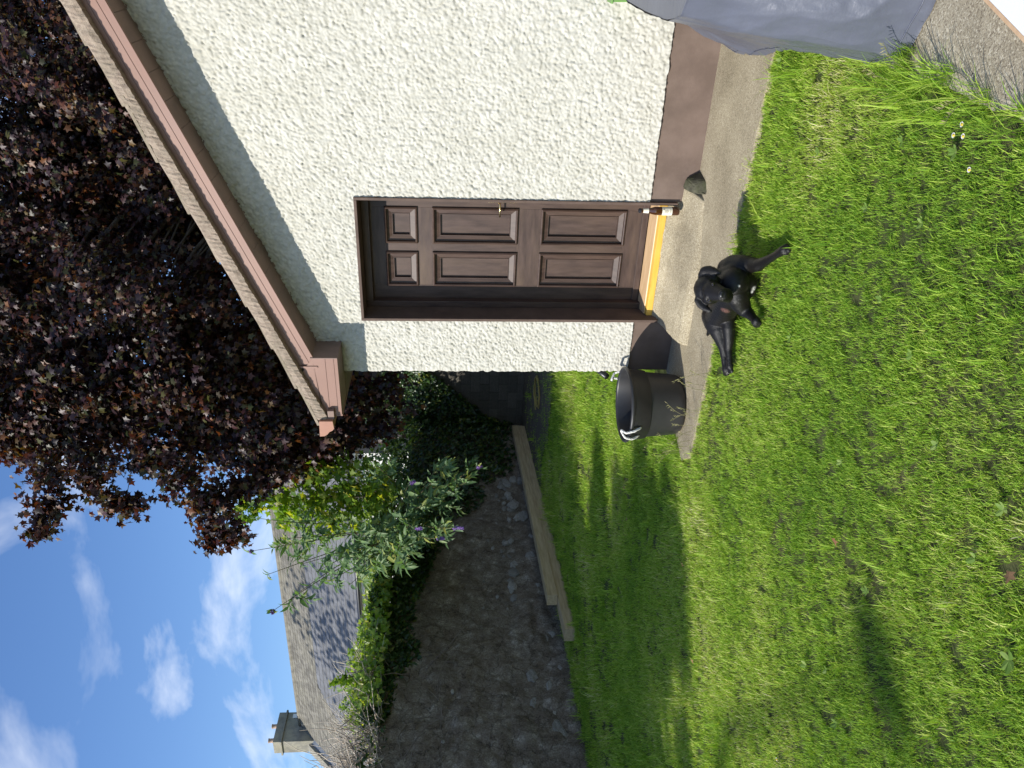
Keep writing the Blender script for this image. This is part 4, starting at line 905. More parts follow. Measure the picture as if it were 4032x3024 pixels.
    k = g.integers(0, nf, 60000); face = np.linalg.norm(pc[k]-A3(D(650,700,3.93)), axis=1) > .05; k = k[face]; m_ = len(k); P0 = pc[k] + g.normal(0, .0014, (m_, 3)); N0 = pn[k]
    back = A3((G(600,1000,.02)-G(830,600,.10)).normalized()); fl = back*.8 + np.array([0, 0, -.6]) + g.normal(0, .22, (m_, 3)); fl = fl - N0*np.sum(fl*N0, 1, keepdims=True); fl = norm(fl); sd = np.cross(N0, fl); Lh = g.uniform(.006, .011, m_)[:, None]
    Vh = np.stack([P0-sd*.00045-N0*.001, P0+sd*.00045-N0*.001, P0+fl*Lh*.96+N0*Lh*.16], 1).reshape(-1, 3); ho = npmesh('coat', Vh, np.arange(3*m_).reshape(-1, 3), M['hair'], t); tag(ho, kind='stuff')
    n_ = (CAM - D(600,680,4)).normalized()
    for (zx, zy) in ((574, 612), (536, 776)):
        h = hit(zx, zy); e = MB(); e.add([h - n_*.0035 + v*.0098 for v in sv], sf); eo = e.build('eye', M['eye'], t, True, fix=False)
        ir = MB(); ir.add([h - n_*.0028 + v*.0098*.92 + n_*.0016 for v in sv if True], sf)
    h = hit(662, 716); e = MB(); e.add([h - n_*.008 + rt @ Vector((v.x*.021*(1-.18*v.y), v.y*.015, v.z*.014)) for v in sv], sf); no = e.build('nose', M['nose'], t, True, fix=False)
    for zy in (692, 740):
        hh = D(672, zy, 1.0); d = (hh-CAM).normalized(); bn = BVHTree.FromPolygons([Vector(v.co) for v in no.data.vertices], [tuple(p.vertices) for p in no.data.polygons]); h2 = bn.ray_cast(CAM, d)[0]
        if h2 is None: continue
        e = MB(); e.add([h2 + rt @ Vector((v.x*.0045, v.y*.0038, v.z*.0025)) for v in sv], sf); q = e.build('nostril', M['dark_paint'], t, True, fix=False); q.parent = no; q.matrix_parent_inverse = no.matrix_parent_inverse @ Matrix.Identity(4); q.matrix_parent_inverse = Matrix.Identity(4)
def furmat():
    m, N, L, B = newmat('black_fur'); v = coords(N, L)
    n = noise_node(N, L, 14, 4, .6, v); r = ramp(N, [(.3, (.003,.0027,.0025)), (.7, (.0075,.006,.005))]); L.new(n.outputs['Fac'], r.inputs[0])
    a = N.new('ShaderNodeAttribute'); a.attribute_name = 'white_mark'; mi = N.new('ShaderNodeMix'); mi.data_type = 'RGBA'; L.new(a.outputs['Fac'], mi.inputs['Factor']); L.new(r.outputs[0], mi.inputs['A']); mi.inputs['B'].default_value = (.6,.58,.54,1)
    a2 = N.new('ShaderNodeAttribute'); a2.attribute_name = 'pink_mark'; m2 = N.new('ShaderNodeMix'); m2.data_type = 'RGBA'; L.new(a2.outputs['Fac'], m2.inputs['Factor']); L.new(mi.outputs['Result'], m2.inputs['A']); m2.inputs['B'].default_value = (.15,.075,.06,1)
    L.new(m2.outputs['Result'], B.inputs['Base Color']); B.inputs['Roughness'].default_value = .42; B.inputs['Specular IOR Level'].default_value = .40
    B.inputs['Sheen Weight'].default_value = .05; B.inputs['Sheen Roughness'].default_value = .4; B.inputs['Sheen Tint'].default_value = (.75,.6,.5,1)
    nb = noise_node(N, L, 300, 4, .75, v); bp = N.new('ShaderNodeBump'); bp.inputs['Strength'].default_value = .6; bp.inputs['Distance'].default_value = .003; L.new(nb.outputs['Fac'], bp.inputs['Height']); L.new(bp.outputs[0], B.inputs['Normal']); return m
M['fur'] = furmat(); M['hair'] = surf('black_hair', (.003,.0026,.0023), (.008,.0062,.005), 9, .36, 0, spec=.5); M['eye'] = plain('dog_eye', (.012,.006,.003), .06, .6, 0, 0, 1.0); M['nose'] = surf('dog_nose', (.006,.006,.006), (.014,.013,.013), 60, .34, .5, 500, spec=.5, bdist=.001)
dog()

# ------------------------------------------------------------------ bucket, bottle and the things at the edge of the yard
def bucket():
    c = Vector((-.055, -.395, 0)); t = empty('rubber_bucket', tuple(c), 'large black rubber bucket with white rope handles at the shed corner', 'bucket')
    prof = [(0,.004), (.185,.004), (.200,.010), (.212,.030), (.218,.06), (.234,.256), (.2345,.259), (.2455,.262), (.256,.372), (.262,.378), (.270,.384), (.273,.394), (.268,.404), (.258,.406), (.249,.400), (.246,.390), (.232,.262), (.210,.03), (.19,.018), (0,.016)]
    mb = MB(); mb.lathe(prof, tuple(c), 56); o = mb.build('tub', M['rubber'], t, True)
    bm = o.data
    tc_ = Vector((CAM.x-c.x, CAM.y-c.y, 0)).normalized(); q = tc_*math.cos(R_(48)) - RIGHT*math.sin(R_(48))
    for q in (q, -q):
        a = math.atan2(q.y, q.x); pts = []
        for i in range(17):
            u = i/16; ph = math.pi*u; s = -.045 + .09*u; al = a + s/.26
            r = (.268 if u < .5 else .268) + .018*math.sin(min(1, math.sin(ph)*1.6)*math.pi*.5)*(1-math.sin(ph)) - .040*max(0, math.sin(ph)-.72)/.28 + (.012 if 0 < i < 16 else -.012); z = .325 + .130*math.sin(ph)**.6; pts.append((c.x+r*math.cos(al), c.y+r*math.sin(al), z))
        mb = MB()
        V = []
        for w in range(3):                       # three twisted strands
            sp = []
            for i in range(49):
                u = i/48*16; k = min(15, int(u)); f = u-k; p = Vector(pts[k]).lerp(Vector(pts[k+1]), f); tg = (Vector(pts[k+1])-Vector(pts[k])).normalized(); e1 = tg.orthogonal().normalized(); e2 = tg.cross(e1); ph = i*.75 + w*2.094
                sp.append(p + (e1*math.cos(ph)+e2*math.sin(ph))*.0042)
            mb.tube(sp, .0048, 6)
        mb.build('rope_handle', M['rope'], t, True)
bucket()
def bottle():
    c = Vector((1.2545, -.038, .112)); t = empty('beer_bottle', tuple(c), 'brown glass beer bottle with pale label standing by the right door jamb', 'bottle')
    pr = [(0,.0), (.024,.0), (.0275,.004), (.0285,.02), (.0285,.150), (.0275,.163), (.022,.182), (.0165,.200), (.0145,.222), (.0135,.252), (.0145,.256), (.0145,.266), (.013,.270), (0,.270)]
    MB().lathe(pr, tuple(c), 28).build('glass_body', M['glass_brown'], t, True)
    MB().lathe([(.0289,.050), (.0290,.051), (.0290,.117), (.0289,.118)], tuple(c), 28).build('paper_label', M['paper'], t, True)
    MB().lathe([(.0167,.206), (.0152,.224), (.0144,.243)], (c.x, c.y, c.z), 24).build('neck_label', M['paper'], t, True)
    MB().lathe([(.0152,.2555), (.0156,.268), (.012,.2725), (0,.2728)], tuple(c), 24).build('cap', M['dark_paint'], t, True)
    lb = [ch for ch in t.children if ch.name.startswith('paper_label')][0]
    ca = math.atan2(CAM.y-c.y, CAM.x-c.x)
    for (a0, a1, z0, z1) in ((-.55,-.30,.100,.112), (-.2,.5,.098,.101), (-.2,.45,.090,.093), (-.3,.5,.082,.085), (-.2,.3,.074,.077), (-.5,.5,.060,.063)):
        mb = MB(); n = 6; V = []; 
        for i in range(n+1):
            al = ca - (a0+(a1-a0)*i/n); V += [(c.x+.0293*math.cos(al), c.y+.0293*math.sin(al), c.z+z0), (c.x+.0293*math.cos(al), c.y+.0293*math.sin(al), c.z+z1)]
        mb.add(V, [(2*i, 2*i+2, 2*i+3, 2*i+1) for i in range(n)]); o = mb.build('print', M['label_ink'], t); o.parent = lb; o.matrix_parent_inverse = Matrix.Identity(4)
bottle()
def cover():
    base = [(2.30,-.20), (2.29,-.40), (2.335,-.66), (2.385,-.92), (2.45,-1.34), (2.478,-1.74), (2.505,-2.07), (2.60,-2.14), (2.76,-2.20), (3.2,-2.27), (3.9,-2.25), (3.95,-1.2), (3.9,-.2)]
    top = [(2.66,-.24), (2.63,-.42), (2.60,-.66), (2.58,-.92), (2.575,-1.34), (2.58,-1.72), (2.61,-1.95), (2.70,-2.03), (2.82,-2.06), (3.2,-2.1), (3.85,-2.1), (3.88,-1.2), (3.84,-.24)]
    ub = np.linspace(0, 12, 13); nu, nv = 330, 90; u = np.linspace(0, 12, nu); v = np.linspace(0, 1, nv)
    bx_ = np.interp(u, ub, [p[0] for p in base]); by_ = np.interp(u, ub, [p[1] for p in base]); tx = np.interp(u, ub, [p[0] for p in top]); ty = np.interp(u, ub, [p[1] for p in top])
    def sm(a):
        for _ in range(10): a[1:-1] = (a[:-2]+2*a[1:-1]+a[2:])/4
        return a
    bx_, by_, tx, ty = map(sm, (bx_, by_, tx, ty))
    Vv = v[None]; X = bx_[:, None]*(1-Vv)+tx[:, None]*Vv; Y = by_[:, None]*(1-Vv)+ty[:, None]*Vv; H = .80; Z = np.repeat(Vv*H, nu, 0)
    dX = np.gradient(X, axis=0); dY = np.gradient(Y, axis=0); ln = np.hypot(dX, dY)+1e-9; nx_ = dY/ln; ny_ = -dX/ln
    s = np.cumsum(np.hypot(np.diff(bx_, prepend=bx_[0]), np.diff(by_, prepend=by_[0])))[:, None]
    # tension folds that run down and forward from the back corner, plus small crumples
    q = s*1.0 + Z*1.15
    def ridge(x): return 1-np.abs(2*(x-np.floor(x))-1)
    d = .020*(fbm(q*2.0+3, s*0+Z*1.2, 81, 3)-.5)*2 + .016*ridge(q*1.6+1.1*fbm(s*1.7, Z*2, 83, 2))**3 + .004*(ridge((s-Z*.4)*2.3+1.6*fbm(s*2, Z*2, 84, 2))**4) + .009*(fbm(s*13, Z*9, 85, 4)-.5)*2 + .004*ridge(s*9+Z*2.5+1.2*fbm(s*3, Z*5, 89, 2))**3
    d = d*np.clip(1.2-Vv*.8, .3, 1); d[:, 0] += .003*np.sin(s[:, 0]*23); X = X - nx_*d*-1*np.sign(1); Y = Y - ny_*d*-1
    Z = Z + .004 + np.where(Vv < .02, .0, 0) + .006*(fbm(s*5, s*0, 88, 3)-.3)*np.clip(1-Vv*6, 0, 1)
    V = np.stack([X, Y, Z], -1).reshape(-1, 3); I = np.arange(nu*nv).reshape(nu, nv); F = np.stack([I[:-1,:-1], I[1:,:-1], I[1:,1:], I[:-1,1:]], -1).reshape(-1, 4)
    t = empty('furniture_cover', (3.1, -1.2, 0), 'shiny grey waterproof cover draped over garden furniture on the yard', 'cover')
    o = npmesh('drape', V, F, M['cover'], t, True)
    mb = MB(); mb.add([(x, y, .80) for x, y in zip(tx, ty)], [tuple(range(nu))]); mb.build('top_panel', M['cover'], t)
    # hem seam
    i0, i1 = 0, nu; mb = MB(); mb.tube([(X[i, 5]-.0+nx_[i, 5]*.003, Y[i, 5]+ny_[i, 5]*.003, Z[i, 5]) for i in range(0, nu, 3)], .003, 5); mb.build('hem', M['cover'], t, True)
cover()
def board():
    a = pz(3870, 0, .03); b = pz(4032, 170, .03); d = (b-a).normalized(); n = Vector((-d.y, d.x, 0)); n = n if n.x > 0 else -n
    a0 = a - d*.65; L_ = 1.25; W_ = .62; t = empty('white_board', tuple(a0), 'white laminate board with pale wooden edging lying on the yard', 'board')
    def quad(s0, s1, w0, w1, z0, z1, name, mat):
        P = [a0+d*s0+n*w0, a0+d*s1+n*w0, a0+d*s1+n*w1, a0+d*s0+n*w1]; mb = MB(); mb.add([(p.x, p.y, z0) for p in P] + [(p.x, p.y, z1) for p in P], [(0,1,2,3), (7,6,5,4), (0,4,5,1), (1,5,6,2), (2,6,7,3), (3,7,4,0)]); mb.build(name, mat, t, bevel=.001)
    quad(0, L_, .012, W_, .003, .030, 'panel', M['laminate']); quad(0, L_, 0, .0118, .003, .0305, 'edging', M['trim']); quad(-.0122, -.0002, 0, W_, .003, .0305, 'edging', M['trim'])
board()
def green_tub():
    t = empty('plastic_trough', (2.75, -.12, 0), 'green plastic trough hung against the shed wall above the grey cover', 'trough')
    mb = MB(); z0, z1 = .548, .715
    mb.prism([(z0, 0)] and [(2.512, z0), (3.1, z0), (3.12, z1), (2.505, z1)], 'y', -.16, -.03); mb.build('trough_body', M['green_plastic'], t, bevel=.008)
    MB().box(2.498, 3.128, -.168, -.022, z1+.0005, z1+.014).build('trough_rim', M['green_plastic'], t, bevel=.004)
    MB().box(2.7, 2.74, -.022, -.012, z0+.05, z1).build('bracket', M['pvc_black'], t)
green_tub()
def hose():
    c = pz(2118, 1545, .03); mb = MB(); pts = []
    for i in range(90):
        a = i/90*2*math.pi*2.6; r = .26+.03*math.sin(a*1.7)+.02*(i/90); pts.append((c.x+r*math.cos(a), c.y+r*1.3*math.sin(a), .035+.012*(i % 7)/7+.014*(i//35)))
    mb.tube(pts, .009, 6); tag(mb.build('garden_hose', M['hose'], None, True), 'coiled yellow hose on the bare ground before the block wall', 'hose')
    a, b = pz(2338, 1452, .28), pz(2412, 1484, .16)
    t = empty('drain_pipe', (0, 3, 0), 'black drain pipe at the side of the shed behind the bucket', 'pipe')
    mb = MB(); mb.tube([(-.05, .55, 2.47), (-.05, .55, .80), (-.052, .53, .745), (-.085, .16, .50), (-.095, .06, .44)], .024, 12); mb.build('pipe', M['pvc_black'], t, True)
    for z in (.95, 1.9): MB().box(-.08, -.006, .52, .58, z, z+.04).build('clip', M['pvc_black'], t, bevel=.005)
hose()

# ------------------------------------------------------------------ shade
def lawn_tree():
    """tree just beyond the wall, out of the picture to the left of the camera; light passes under its crown"""
    base = Vector((-8.3, -10.6, 0)); t = empty('garden_tree', tuple(base), 'leafy tree beyond the old wall whose shade falls on the lawn', 'tree')
    h = Vector((SUN_T.x, SUN_T.y, 0)).normalized(); rise = -SUN_T.z/math.hypot(SUN_T.x, SUN_T.y); g = np.random.default_rng(4); P = []; S = []
    for (gx, gy, r) in ((-1.6,-.45,.52), (-2.75,.05,.58), (-1.0,-.80,.30), (-2.85,-1.55,.34), (-3.5,-.9,.7), (-1.42,-1.22,.24), (-2.1,-1.78,.18), (-2.0,.75,.30), (-3.2,1.1,.6), (.48,-3.1,.13), (-1.15,.25,.22), (-3.3,-2.2,.4), (-2.25,.35,.42), (-1.9,-.1,.4), (-2.55,-.75,.22), (-3.0,-.9,.35), (-2.5,1.6,.35), (-1.25,-.35,.25)):
        s_ = 12.6 + g.uniform(-.7, .7); c = np.array([gx-h.x*s_, gy-h.y*s_, rise*s_]); n = int(900*r*r*4 + 60)
        P.append(c + norm(g.normal(0, 1, (n, 3)))*(r*g.uniform(.05, 1.05, n)**.45)[:, None]); S.append(np.full(n, .10 if r < .35 else .15)*g.uniform(.7, 1.2, n))
        mb = MB(); mb.tube([base+Vector((0, 0, 5.4)), (base+Vector((0, 0, 6.4))).lerp(Vector(c), .5), Vector(c)], [.06,.04,.015], 5); mb.build('limb', M['bark'], t, True)
    P = np.concatenate(P); S = np.concatenate(S); n = len(P); V, F = scatter(OVAL, P, g.normal(0, 1, (n, 3)), g.normal(0, 1, (n, 3)), S); tag(npmesh('crown', V, F, M['hedge_leaf'], t), kind='stuff')
    mb = MB(); mb.tube([base, base+Vector((.1, 0, 3)), base+Vector((0, 0, 5.6))], [.2,.17,.09], 8); mb.build('trunk', M['bark'], t, True)
lawn_tree()
shade_tree((-24.3, 2.4, 0), 3.6, 12.4, 620, 'leafy tree beside the neighbouring house', sz=.32, seed=12)

# ------------------------------------------------------------------ grass
def grassmat():
    m, N, L, B = newmat('grass_blade'); a = N.new('ShaderNodeAttribute'); a.attribute_type = 'INSTANCER'; a.attribute_name = 'tone'; g = N.new('ShaderNodeNewGeometry')
    s = N.new('ShaderNodeMath'); s.operation = 'MULTIPLY_ADD'; s.inputs[1].default_value = .52; L.new(g.outputs['Random Per Island'], s.inputs[0]); L.new(a.outputs['Fac'], s.inputs[2])
    r = ramp(N, [(0, (.065,.150,.014)), (.25, (.16,.315,.026)), (.5, (.30,.48,.045)), (.72, (.46,.60,.085)), (.88, (.60,.60,.21)), (1, (.72,.66,.40))]); L.new(s.outputs[0], r.inputs[0])
    L.new(r.outputs[0], B.inputs['Base Color']); B.inputs['Roughness'].default_value = .55; B.inputs['Specular IOR Level'].default_value = .28
    tr = N.new('ShaderNodeBsdfTranslucent'); mu = N.new('ShaderNodeMix'); mu.data_type = 'RGBA'; mu.blend_type = 'MULTIPLY'; mu.inputs['Factor'].default_value = 1; L.new(r.outputs[0], mu.inputs['A']); mu.inputs['B'].default_value = (1.2,1.2,.6,1); L.new(mu.outputs['Result'], tr.inputs['Color'])
    ms = N.new('ShaderNodeMixShader'); ms.inputs[0].default_value = .40; L.new(B.outputs[0], ms.inputs[1]); L.new(tr.outputs[0], ms.inputs[2]); L.new(ms.outputs[0], N['Material Output'].inputs['Surface']); return m
M['grass'] = grassmat()
def tuft(seed, nb, h0, h1, w, spread, lean=.5):
    g = np.random.default_rng(seed); V = []; F = []
    for k in range(nb):
        a = g.uniform(0, 6.283); r = spread*math.sqrt(g.uniform()); b = np.array([r*math.cos(g.uniform(0, 6.283)), r*math.sin(a), -.006]); h = g.uniform(h0, h1); ww = w*g.uniform(.7, 1.3)
        az = g.uniform(0, 6.283); d = np.array([math.cos(az), math.sin(az), 0]); sd = np.array([-math.sin(az+g.normal(0, .5)), math.cos(az+g.normal(0, .5)), 0]); ln_ = lean*g.uniform(.2, 1.4); o = len(V)
        for (t_, wf) in ((0, .8), (.38, 1), (.75, .75)):
            c = b + d*(ln_*h*t_*t_) + np.array([0, 0, h*t_*(1-.25*ln_*t_)]); V += [c-sd*ww*wf/2, c+sd*ww*wf/2]
        V.append(b + d*(ln_*h*1.05) + np.array([0, 0, h*(1-.28*ln_)])); F += [(o,o+1,o+3), (o,o+3,o+2), (o+2,o+3,o+5), (o+2,o+5,o+4), (o+4,o+5,o+6)]
    return npmesh('grass_tuft', np.array(V), np.array(F), M['grass'], None, False, False)
TUFTS = [tuft(s, 32, .012, .034, .0025, .040, .7) for s in range(5)] + [tuft(20+s, 16, .035, .085, .0032, .03, .8) for s in range(2)] + [tuft(30, 14, .12, .30, .0042, .03, .55), tuft(31, 14, .10, .24, .0042, .03, .7)]
def scatter_grass(name, P, rot, scale, tone, idx, label):
    me = bpy.data.meshes.new(name); me.vertices.add(len(P)); me.vertices.foreach_set('co', np.asarray(P, np.float32).ravel())
    for an, av in (('rotz', rot), ('size', scale), ('tone_in', tone)):
        a = me.attributes.new(an, 'FLOAT', 'POINT'); a.data.foreach_set('value', np.asarray(av, np.float32))
    a = me.attributes.new('pick', 'INT', 'POINT'); a.data.foreach_set('value', np.asarray(idx, np.int32))
    o = bpy.data.objects.new(name, me); col.objects.link(o)
    ng = bpy.data.node_groups.new('grass_scatter', 'GeometryNodeTree'); ng.interface.new_socket('Geometry', in_out='INPUT', socket_type='NodeSocketGeometry'); ng.interface.new_socket('Geometry', in_out='OUTPUT', socket_type='NodeSocketGeometry')
    N, L = ng.nodes, ng.links; gi = N.new('NodeGroupInput'); go_ = N.new('NodeGroupOutput'); m2p = N.new('GeometryNodeMeshToPoints'); L.new(gi.outputs[0], m2p.inputs[0])
    iop = N.new('GeometryNodeInstanceOnPoints'); L.new(m2p.outputs[0], iop.inputs['Points']); gti = N.new('GeometryNodeGeometryToInstance')
    for tf in reversed(TUFTS):
        oi = N.new('GeometryNodeObjectInfo'); oi.inputs['Object'].default_value = tf; L.new(oi.outputs['Geometry'], gti.inputs[0])
    L.new(gti.outputs[0], iop.inputs['Instance']); iop.inputs['Pick Instance'].default_value = True
    def at(n_, ty):
        q = N.new('GeometryNodeInputNamedAttribute'); q.data_type = ty; q.inputs[0].default_value = n_; return q.outputs[0]
    L.new(at('pick', 'INT'), iop.inputs['Instance Index']); L.new(at('size', 'FLOAT'), iop.inputs['Scale'])
    cx_ = N.new('ShaderNodeCombineXYZ'); L.new(at('rotz', 'FLOAT'), cx_.inputs[2]); e2r = N.new('FunctionNodeEulerToRotation'); L.new(cx_.outputs[0], e2r.inputs[0]); L.new(e2r.outputs[0], iop.inputs['Rotation'])
    sn = N.new('GeometryNodeStoreNamedAttribute'); sn.domain = 'INSTANCE'; sn.data_type = 'FLOAT'; sn.inputs['Name'].default_value = 'tone'; L.new(iop.outputs[0], sn.inputs['Geometry']); L.new(at('tone_in', 'FLOAT'), sn.inputs['Value']); L.new(sn.outputs[0], go_.inputs[0])
    md = o.modifiers.new('scatter', 'NODES'); md.node_group = ng; tag(o, label, 'grass', kind='stuff'); return o
def lawn_grass():
    g = np.random.default_rng(77); Pl = []; Sl = []
    for (r0, r1, dens, sc) in ((1.4, 3.4, 1200, .80), (3.4, 5.2, 950, .92), (5.2, 8, 520, 1.25), (8, 12.5, 170, 1.9), (12.5, 17, 90, 2.4)):
        A = math.pi*(r1*r1-r0*r0); n = int(A*dens*.32); rr_ = np.sqrt(g.uniform(r0*r0, r1*r1, n)); th = -YAW + g.uniform(-.16, .16, n)*2*math.pi
        x = CAM.x + rr_*np.sin(th); y = CAM.y + rr_*np.cos(th); Pl.append(np.stack([x, y], 1)); Sl.append(np.full(n, sc))
    P = np.concatenate(Pl); S = np.concatenate(Sl); x, y = P[:,0], P[:,1]
    ed = .03*(fbm(x*9, y*9, 41, 3)-.5)*2
    ok = (x < 2.47+ed) & (x > wx(y)+.12) & (y < 9.6) & ~((x > -.30+ed) & (y > -.80+ed)) & ~((x > -.10) & (y > -.9+ed) & (y > -.80+ed))
    soil = (y > 6.6+.9*(fbm(x*1.2, y*1.2, 43, 2)-.5)) ; ok &= ~(soil & (g.uniform(0, 1, len(x)) < .8))
    thin = fbm(x*1.8, y*1.8, 45, 3); ok &= ~((thin < .33) & (g.uniform(0, 1, len(x)) < .22))
    P, S = P[ok], S[ok]; x, y = P[:,0], P[:,1]; n = len(P)
    tone = .06 + .62*(fbm(x*1.3, y*1.3, 46, 4)-.15) + g.normal(0, .05, n) + .10*np.clip((thin[ok]-.5)*-4, 0, 1)
    idx = g.integers(0, 5, n); lng = g.uniform(0, 1, n) < .05; idx[lng] = g.integers(5, 7, lng.sum())
    # rougher along the yard and round the bucket
    edge = (x > 2.36) & (y < -1.5); e2 = edge & (g.uniform(0, 1, n) < .22); idx[e2] = g.integers(5, 7, e2.sum())
    z = -.02 + .012*fbm(x*.8, y*.8, 3, 3)
    S = S*g.uniform(.75, 1.25, n)*(.8+.5*fbm(x*2.6, y*2.6, 48, 2)); tone = np.clip(tone, 0, .58)
    # tall clumps
    T = [];
    for (cx_, cy_, m, sp) in ((2.46,-2.12,18,.045), (2.45,-2.25,16,.05), (2.46,-2.42,9,.045), (2.45,-2.0,8,.04), (2.44,-1.8,5,.04), (2.46,-2.62,6,.04), (2.46,-2.8,5,.04), (-.33,-.55,10,.06), (-.36,-.35,14,.10), (-.30,-.12,16,.12), (-.1,.05,14,.10), (-.22,.5,14,.14), (-2.6,5.9,14,.5), (-3.6,6.4,16,.6), (-1.2,5.2,14,.5), (-6.6,6.0,10,.5), (-6.2,3.0,12,.4), (-5.9,1.2,14,.5), (2.42,-1.2,10,.08)):
        T.append(np.array([[cx_, cy_]]) + g.normal(0, sp, (m, 2)))
    T = np.concatenate(T); T = T[~((T[:,0] > -.1) & (T[:,1] > -.79) & (T[:,0] < 2.36))]; k = len(T)
    P3 = np.concatenate([np.stack([x, y, z], 1), np.stack([T[:,0], T[:,1], np.full(k, -.02)], 1)])
    scatter_grass('lawn_grass', P3, g.uniform(0, 6.28, n+k), np.concatenate([S, g.uniform(.35, .8, k)]), np.concatenate([tone, np.clip(.22+g.normal(0, .08, k), 0, .5)]), np.concatenate([idx, g.integers(7, 9, k)]), 'short mown lawn grass with a ragged taller fringe along the yard')
    return n
NG = lawn_grass()

def seed_stalks():
    g = random.Random(3)
    spots = [(-.30,-.60), (-.22,-.70), (-.12,-.74), (-.02,-.76), (.06,-.80), (-.25,-.66), (.14,-.80), (.45,-.82), (.35,-.80), (-.4,-.25), (-.42,-.1), (-.38,.1), (2.47,-2.15), (2.48,-2.55), (-.3,.3)]
    t = empty('seeding_grass', (-.2, -.6, 0), 'thin seeding grass stalks along the path edge by the bucket and the yard', 'grass'); t['kind'] = 'stuff'
    mb = MB()
    for (x, y) in spots:
        for k in range(2):
            h = g.uniform(.12, .30); d = Vector((g.uniform(-.5, .5), g.uniform(-.5, .5), 0)); b = Vector((x+g.gauss(0, .02), y+g.gauss(0, .02), -.02)); pts = [b + d*h*(i/6)**2 + Vector((0, 0, h*(i/6)*(1-.15*i/6))) for i in range(7)]
            mb.tube(pts, [.0014,.0013,.0012,.0011,.001,.0009,.0006], 4, False)
            for i in range(9):
                p = pts[4].lerp(pts[6], i/9); q = Vector((g.gauss(0, .006), g.gauss(0, .006), .012)); mb.add([p, p+q+Vector((.002,0,0)), p+q*1.6, p+q-Vector((.002,0,0))], [(0,1,2,3)])
    mb.build('stalks', M['straw'], t, fix=False)['kind'] = 'stuff'
M['straw'] = leafmat('straw', [(0,(.16,.17,.06)), (1,(.34,.30,.16))], .7, .2, .2)
seed_stalks()

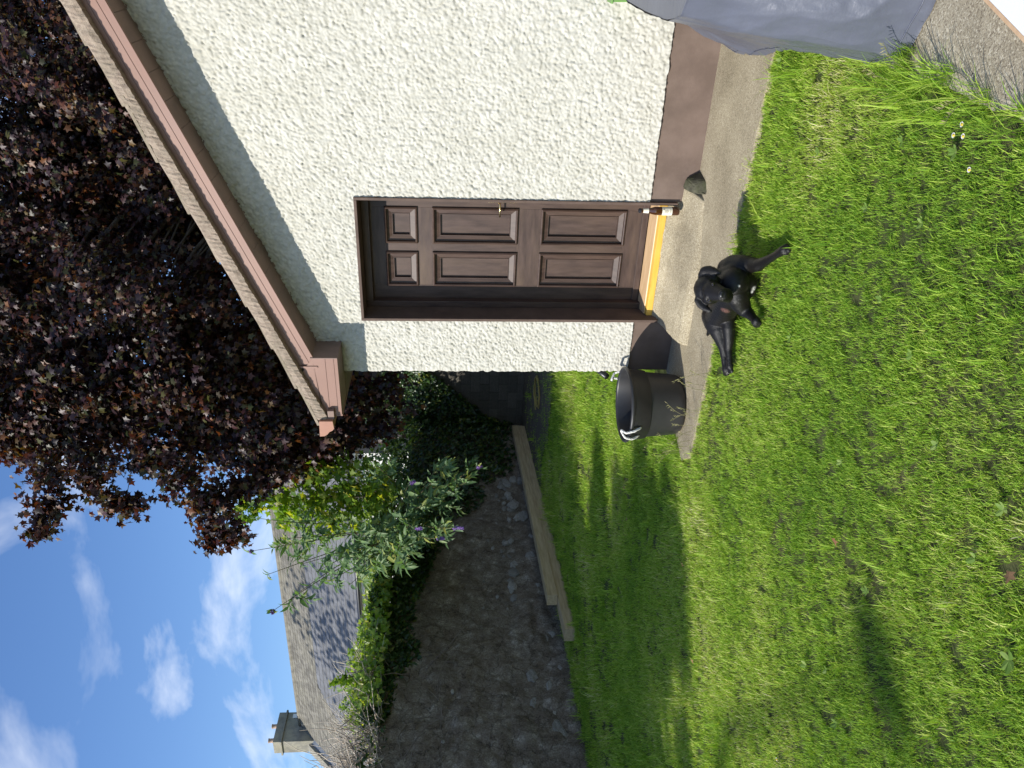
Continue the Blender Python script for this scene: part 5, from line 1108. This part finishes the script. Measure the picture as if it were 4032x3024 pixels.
def weeds():
    g = random.Random(6); me = bpy.data.meshes.new('leaf'); me.from_pydata([tuple(map(float, v)) for v in OVAL[0]], [], [tuple(map(int, f)) for f in OVAL[1]]); me.materials.append(M['weed'])
    spots = [((3120,1330), .05, 'by the dog paw'), ((3320,1820), .045, ''), ((3600,1400), .05, ''), ((3960,2010), .06, ''), ((3985,2600), .07, ''), ((3180,2620), .06, ''), ((3260,2640), .05, ''), ((3300,2850), .05, ''), ((3420,820), .05, ''), ((3230,600), .05, ''), ((3560,560), .055, ''), ((3770,600), .05, ''), ((2790,1600), .04, ''), ((3080,240), .05, ''), ((3700,1750), .05, ''), ((3850,2200), .06, ''), ((2220,2890), .12, ''), ((3420,2330), .05, ''), ((3480,1180), .045, ''), ((3640,880), .05, '')]
    where = ['below the dog', 'on open lawn below the bucket', 'in the bright lawn straight below the dog', 'at the lawn foreground, middle', 'largest at the lawn foreground, left', 'in a pair near the left shade, upper', 'in a pair near the left shade, lower', 'near the left edge of the lawn', 'right of the dog towards the yard', 'below the path at the right', 'beside the tall grass near the yard', 'under the daisies by the yard', 'at the path edge below the bucket', 'in the corner under the grey cover', 'on the middle lawn', 'at the lawn foreground, right of the middle', 'at the foot of the old wall', 'left of the middle lawn', 'below the dog, farther down the lawn', 'in the lawn right of the dog, lower']
    for ((x, y), s, _), wh in zip(spots, where):
        p = pz(x, y, .0); t = empty('broadleaf_weed', (p.x, p.y, -.01), 'small broad-leaved weed ' + wh, 'weed', 'broad-leaved weeds in the lawn')
        for k in range(g.randint(4, 7)):
            a = k*2.4 + g.random(); e = g.uniform(.2, .7); d = Vector((math.cos(a)*math.cos(e), math.sin(a)*math.cos(e), math.sin(e))); n = Vector((-math.cos(a)*math.sin(e), -math.sin(a)*math.sin(e), math.cos(e))); sd = d.cross(n); z = s*g.uniform(.38, .62)
            inst('leaf', me, Matrix(((sd.x*z, d.x*z, n.x*z, p.x), (sd.y*z, d.y*z, n.y*z, p.y), (sd.z*z, d.z*z, n.z*z, .008), (0,0,0,1))), t)
    M['petal'] = plain('daisy_petal', (.80,.80,.78), .6); M['daisy_eye'] = plain('daisy_centre', (.65,.45,.03), .7)
    for (x, y), lab in zip([(3790,490), (3757,533), (3795,537), (3819,669), (3060,2990)], ['topmost of the three daisies near the yard edge', 'left one of the lower two daisies near the yard edge', 'right one of the lower two daisies near the yard edge', 'lone daisy left of the three at the yard edge', 'lone daisy at the far left of the lawn']):
        p = pz(x, y, .045); t = empty('daisy', (p.x, p.y, -.01), 'small white daisy, ' + lab, 'daisy', 'daisies in the lawn')
        mb = MB(); mb.tube([(p.x, p.y, -.01), (p.x, p.y, .044)], .0012, 5); mb.build('stem', M['weed'], t)
        mb = MB()
        for k in range(14):
            a = k*6.283/14; c, s_ = math.cos(a), math.sin(a); r0, r1, w = .0025, .0085, .0017; mb.add([(p.x+c*r0-s_*w*.5, p.y+s_*r0+c*w*.5, .045), (p.x+c*r0+s_*w*.5, p.y+s_*r0-c*w*.5, .045), (p.x+c*r1+s_*w, p.y+s_*r1-c*w, .048), (p.x+c*r1-s_*w, p.y+s_*r1+c*w, .048)], [(0,1,2,3)])
        mb.build('petals', M['petal'], t); mb = MB(); mb.lathe([(0,.051), (.003,.0505), (.0042,.048), (.004,.045)], (p.x, p.y, 0), 10); mb.build('centre', M['daisy_eye'], t, True)
    ml = bpy.data.meshes.new('dead_leaf'); ml.from_pydata([tuple(map(float, v)) for v in MAPLE[0]], [], [tuple(map(int, f)) for f in MAPLE[1]]); ml.materials.append(M['dead_leaf'])
    for (x, y), lab in zip([(2470,2050), (2735,2610), (2460,1925), (3530,130), (3995,2250), (3290,2120), (2690,2215)], ['in the shade left of the bucket', 'by the light patch in the shade', 'behind the bucket on the grass', 'on the yard at the cover corner', 'in the lawn foreground', 'in the middle lawn', 'on the shadow edge of the lawn']):
        p = pz(x, y, .02); o = inst('fallen_leaf', ml, Matrix.Translation((p.x, p.y, .035)) @ Matrix.Rotation(g.uniform(0, 6), 4, 'Z') @ Matrix.Rotation(g.uniform(-.5, .5), 4, 'X') @ Matrix.Scale(.042, 4)); tag(o, 'curled brown fallen leaf ' + lab, 'leaf', 'fallen leaves on the grass')
weeds()
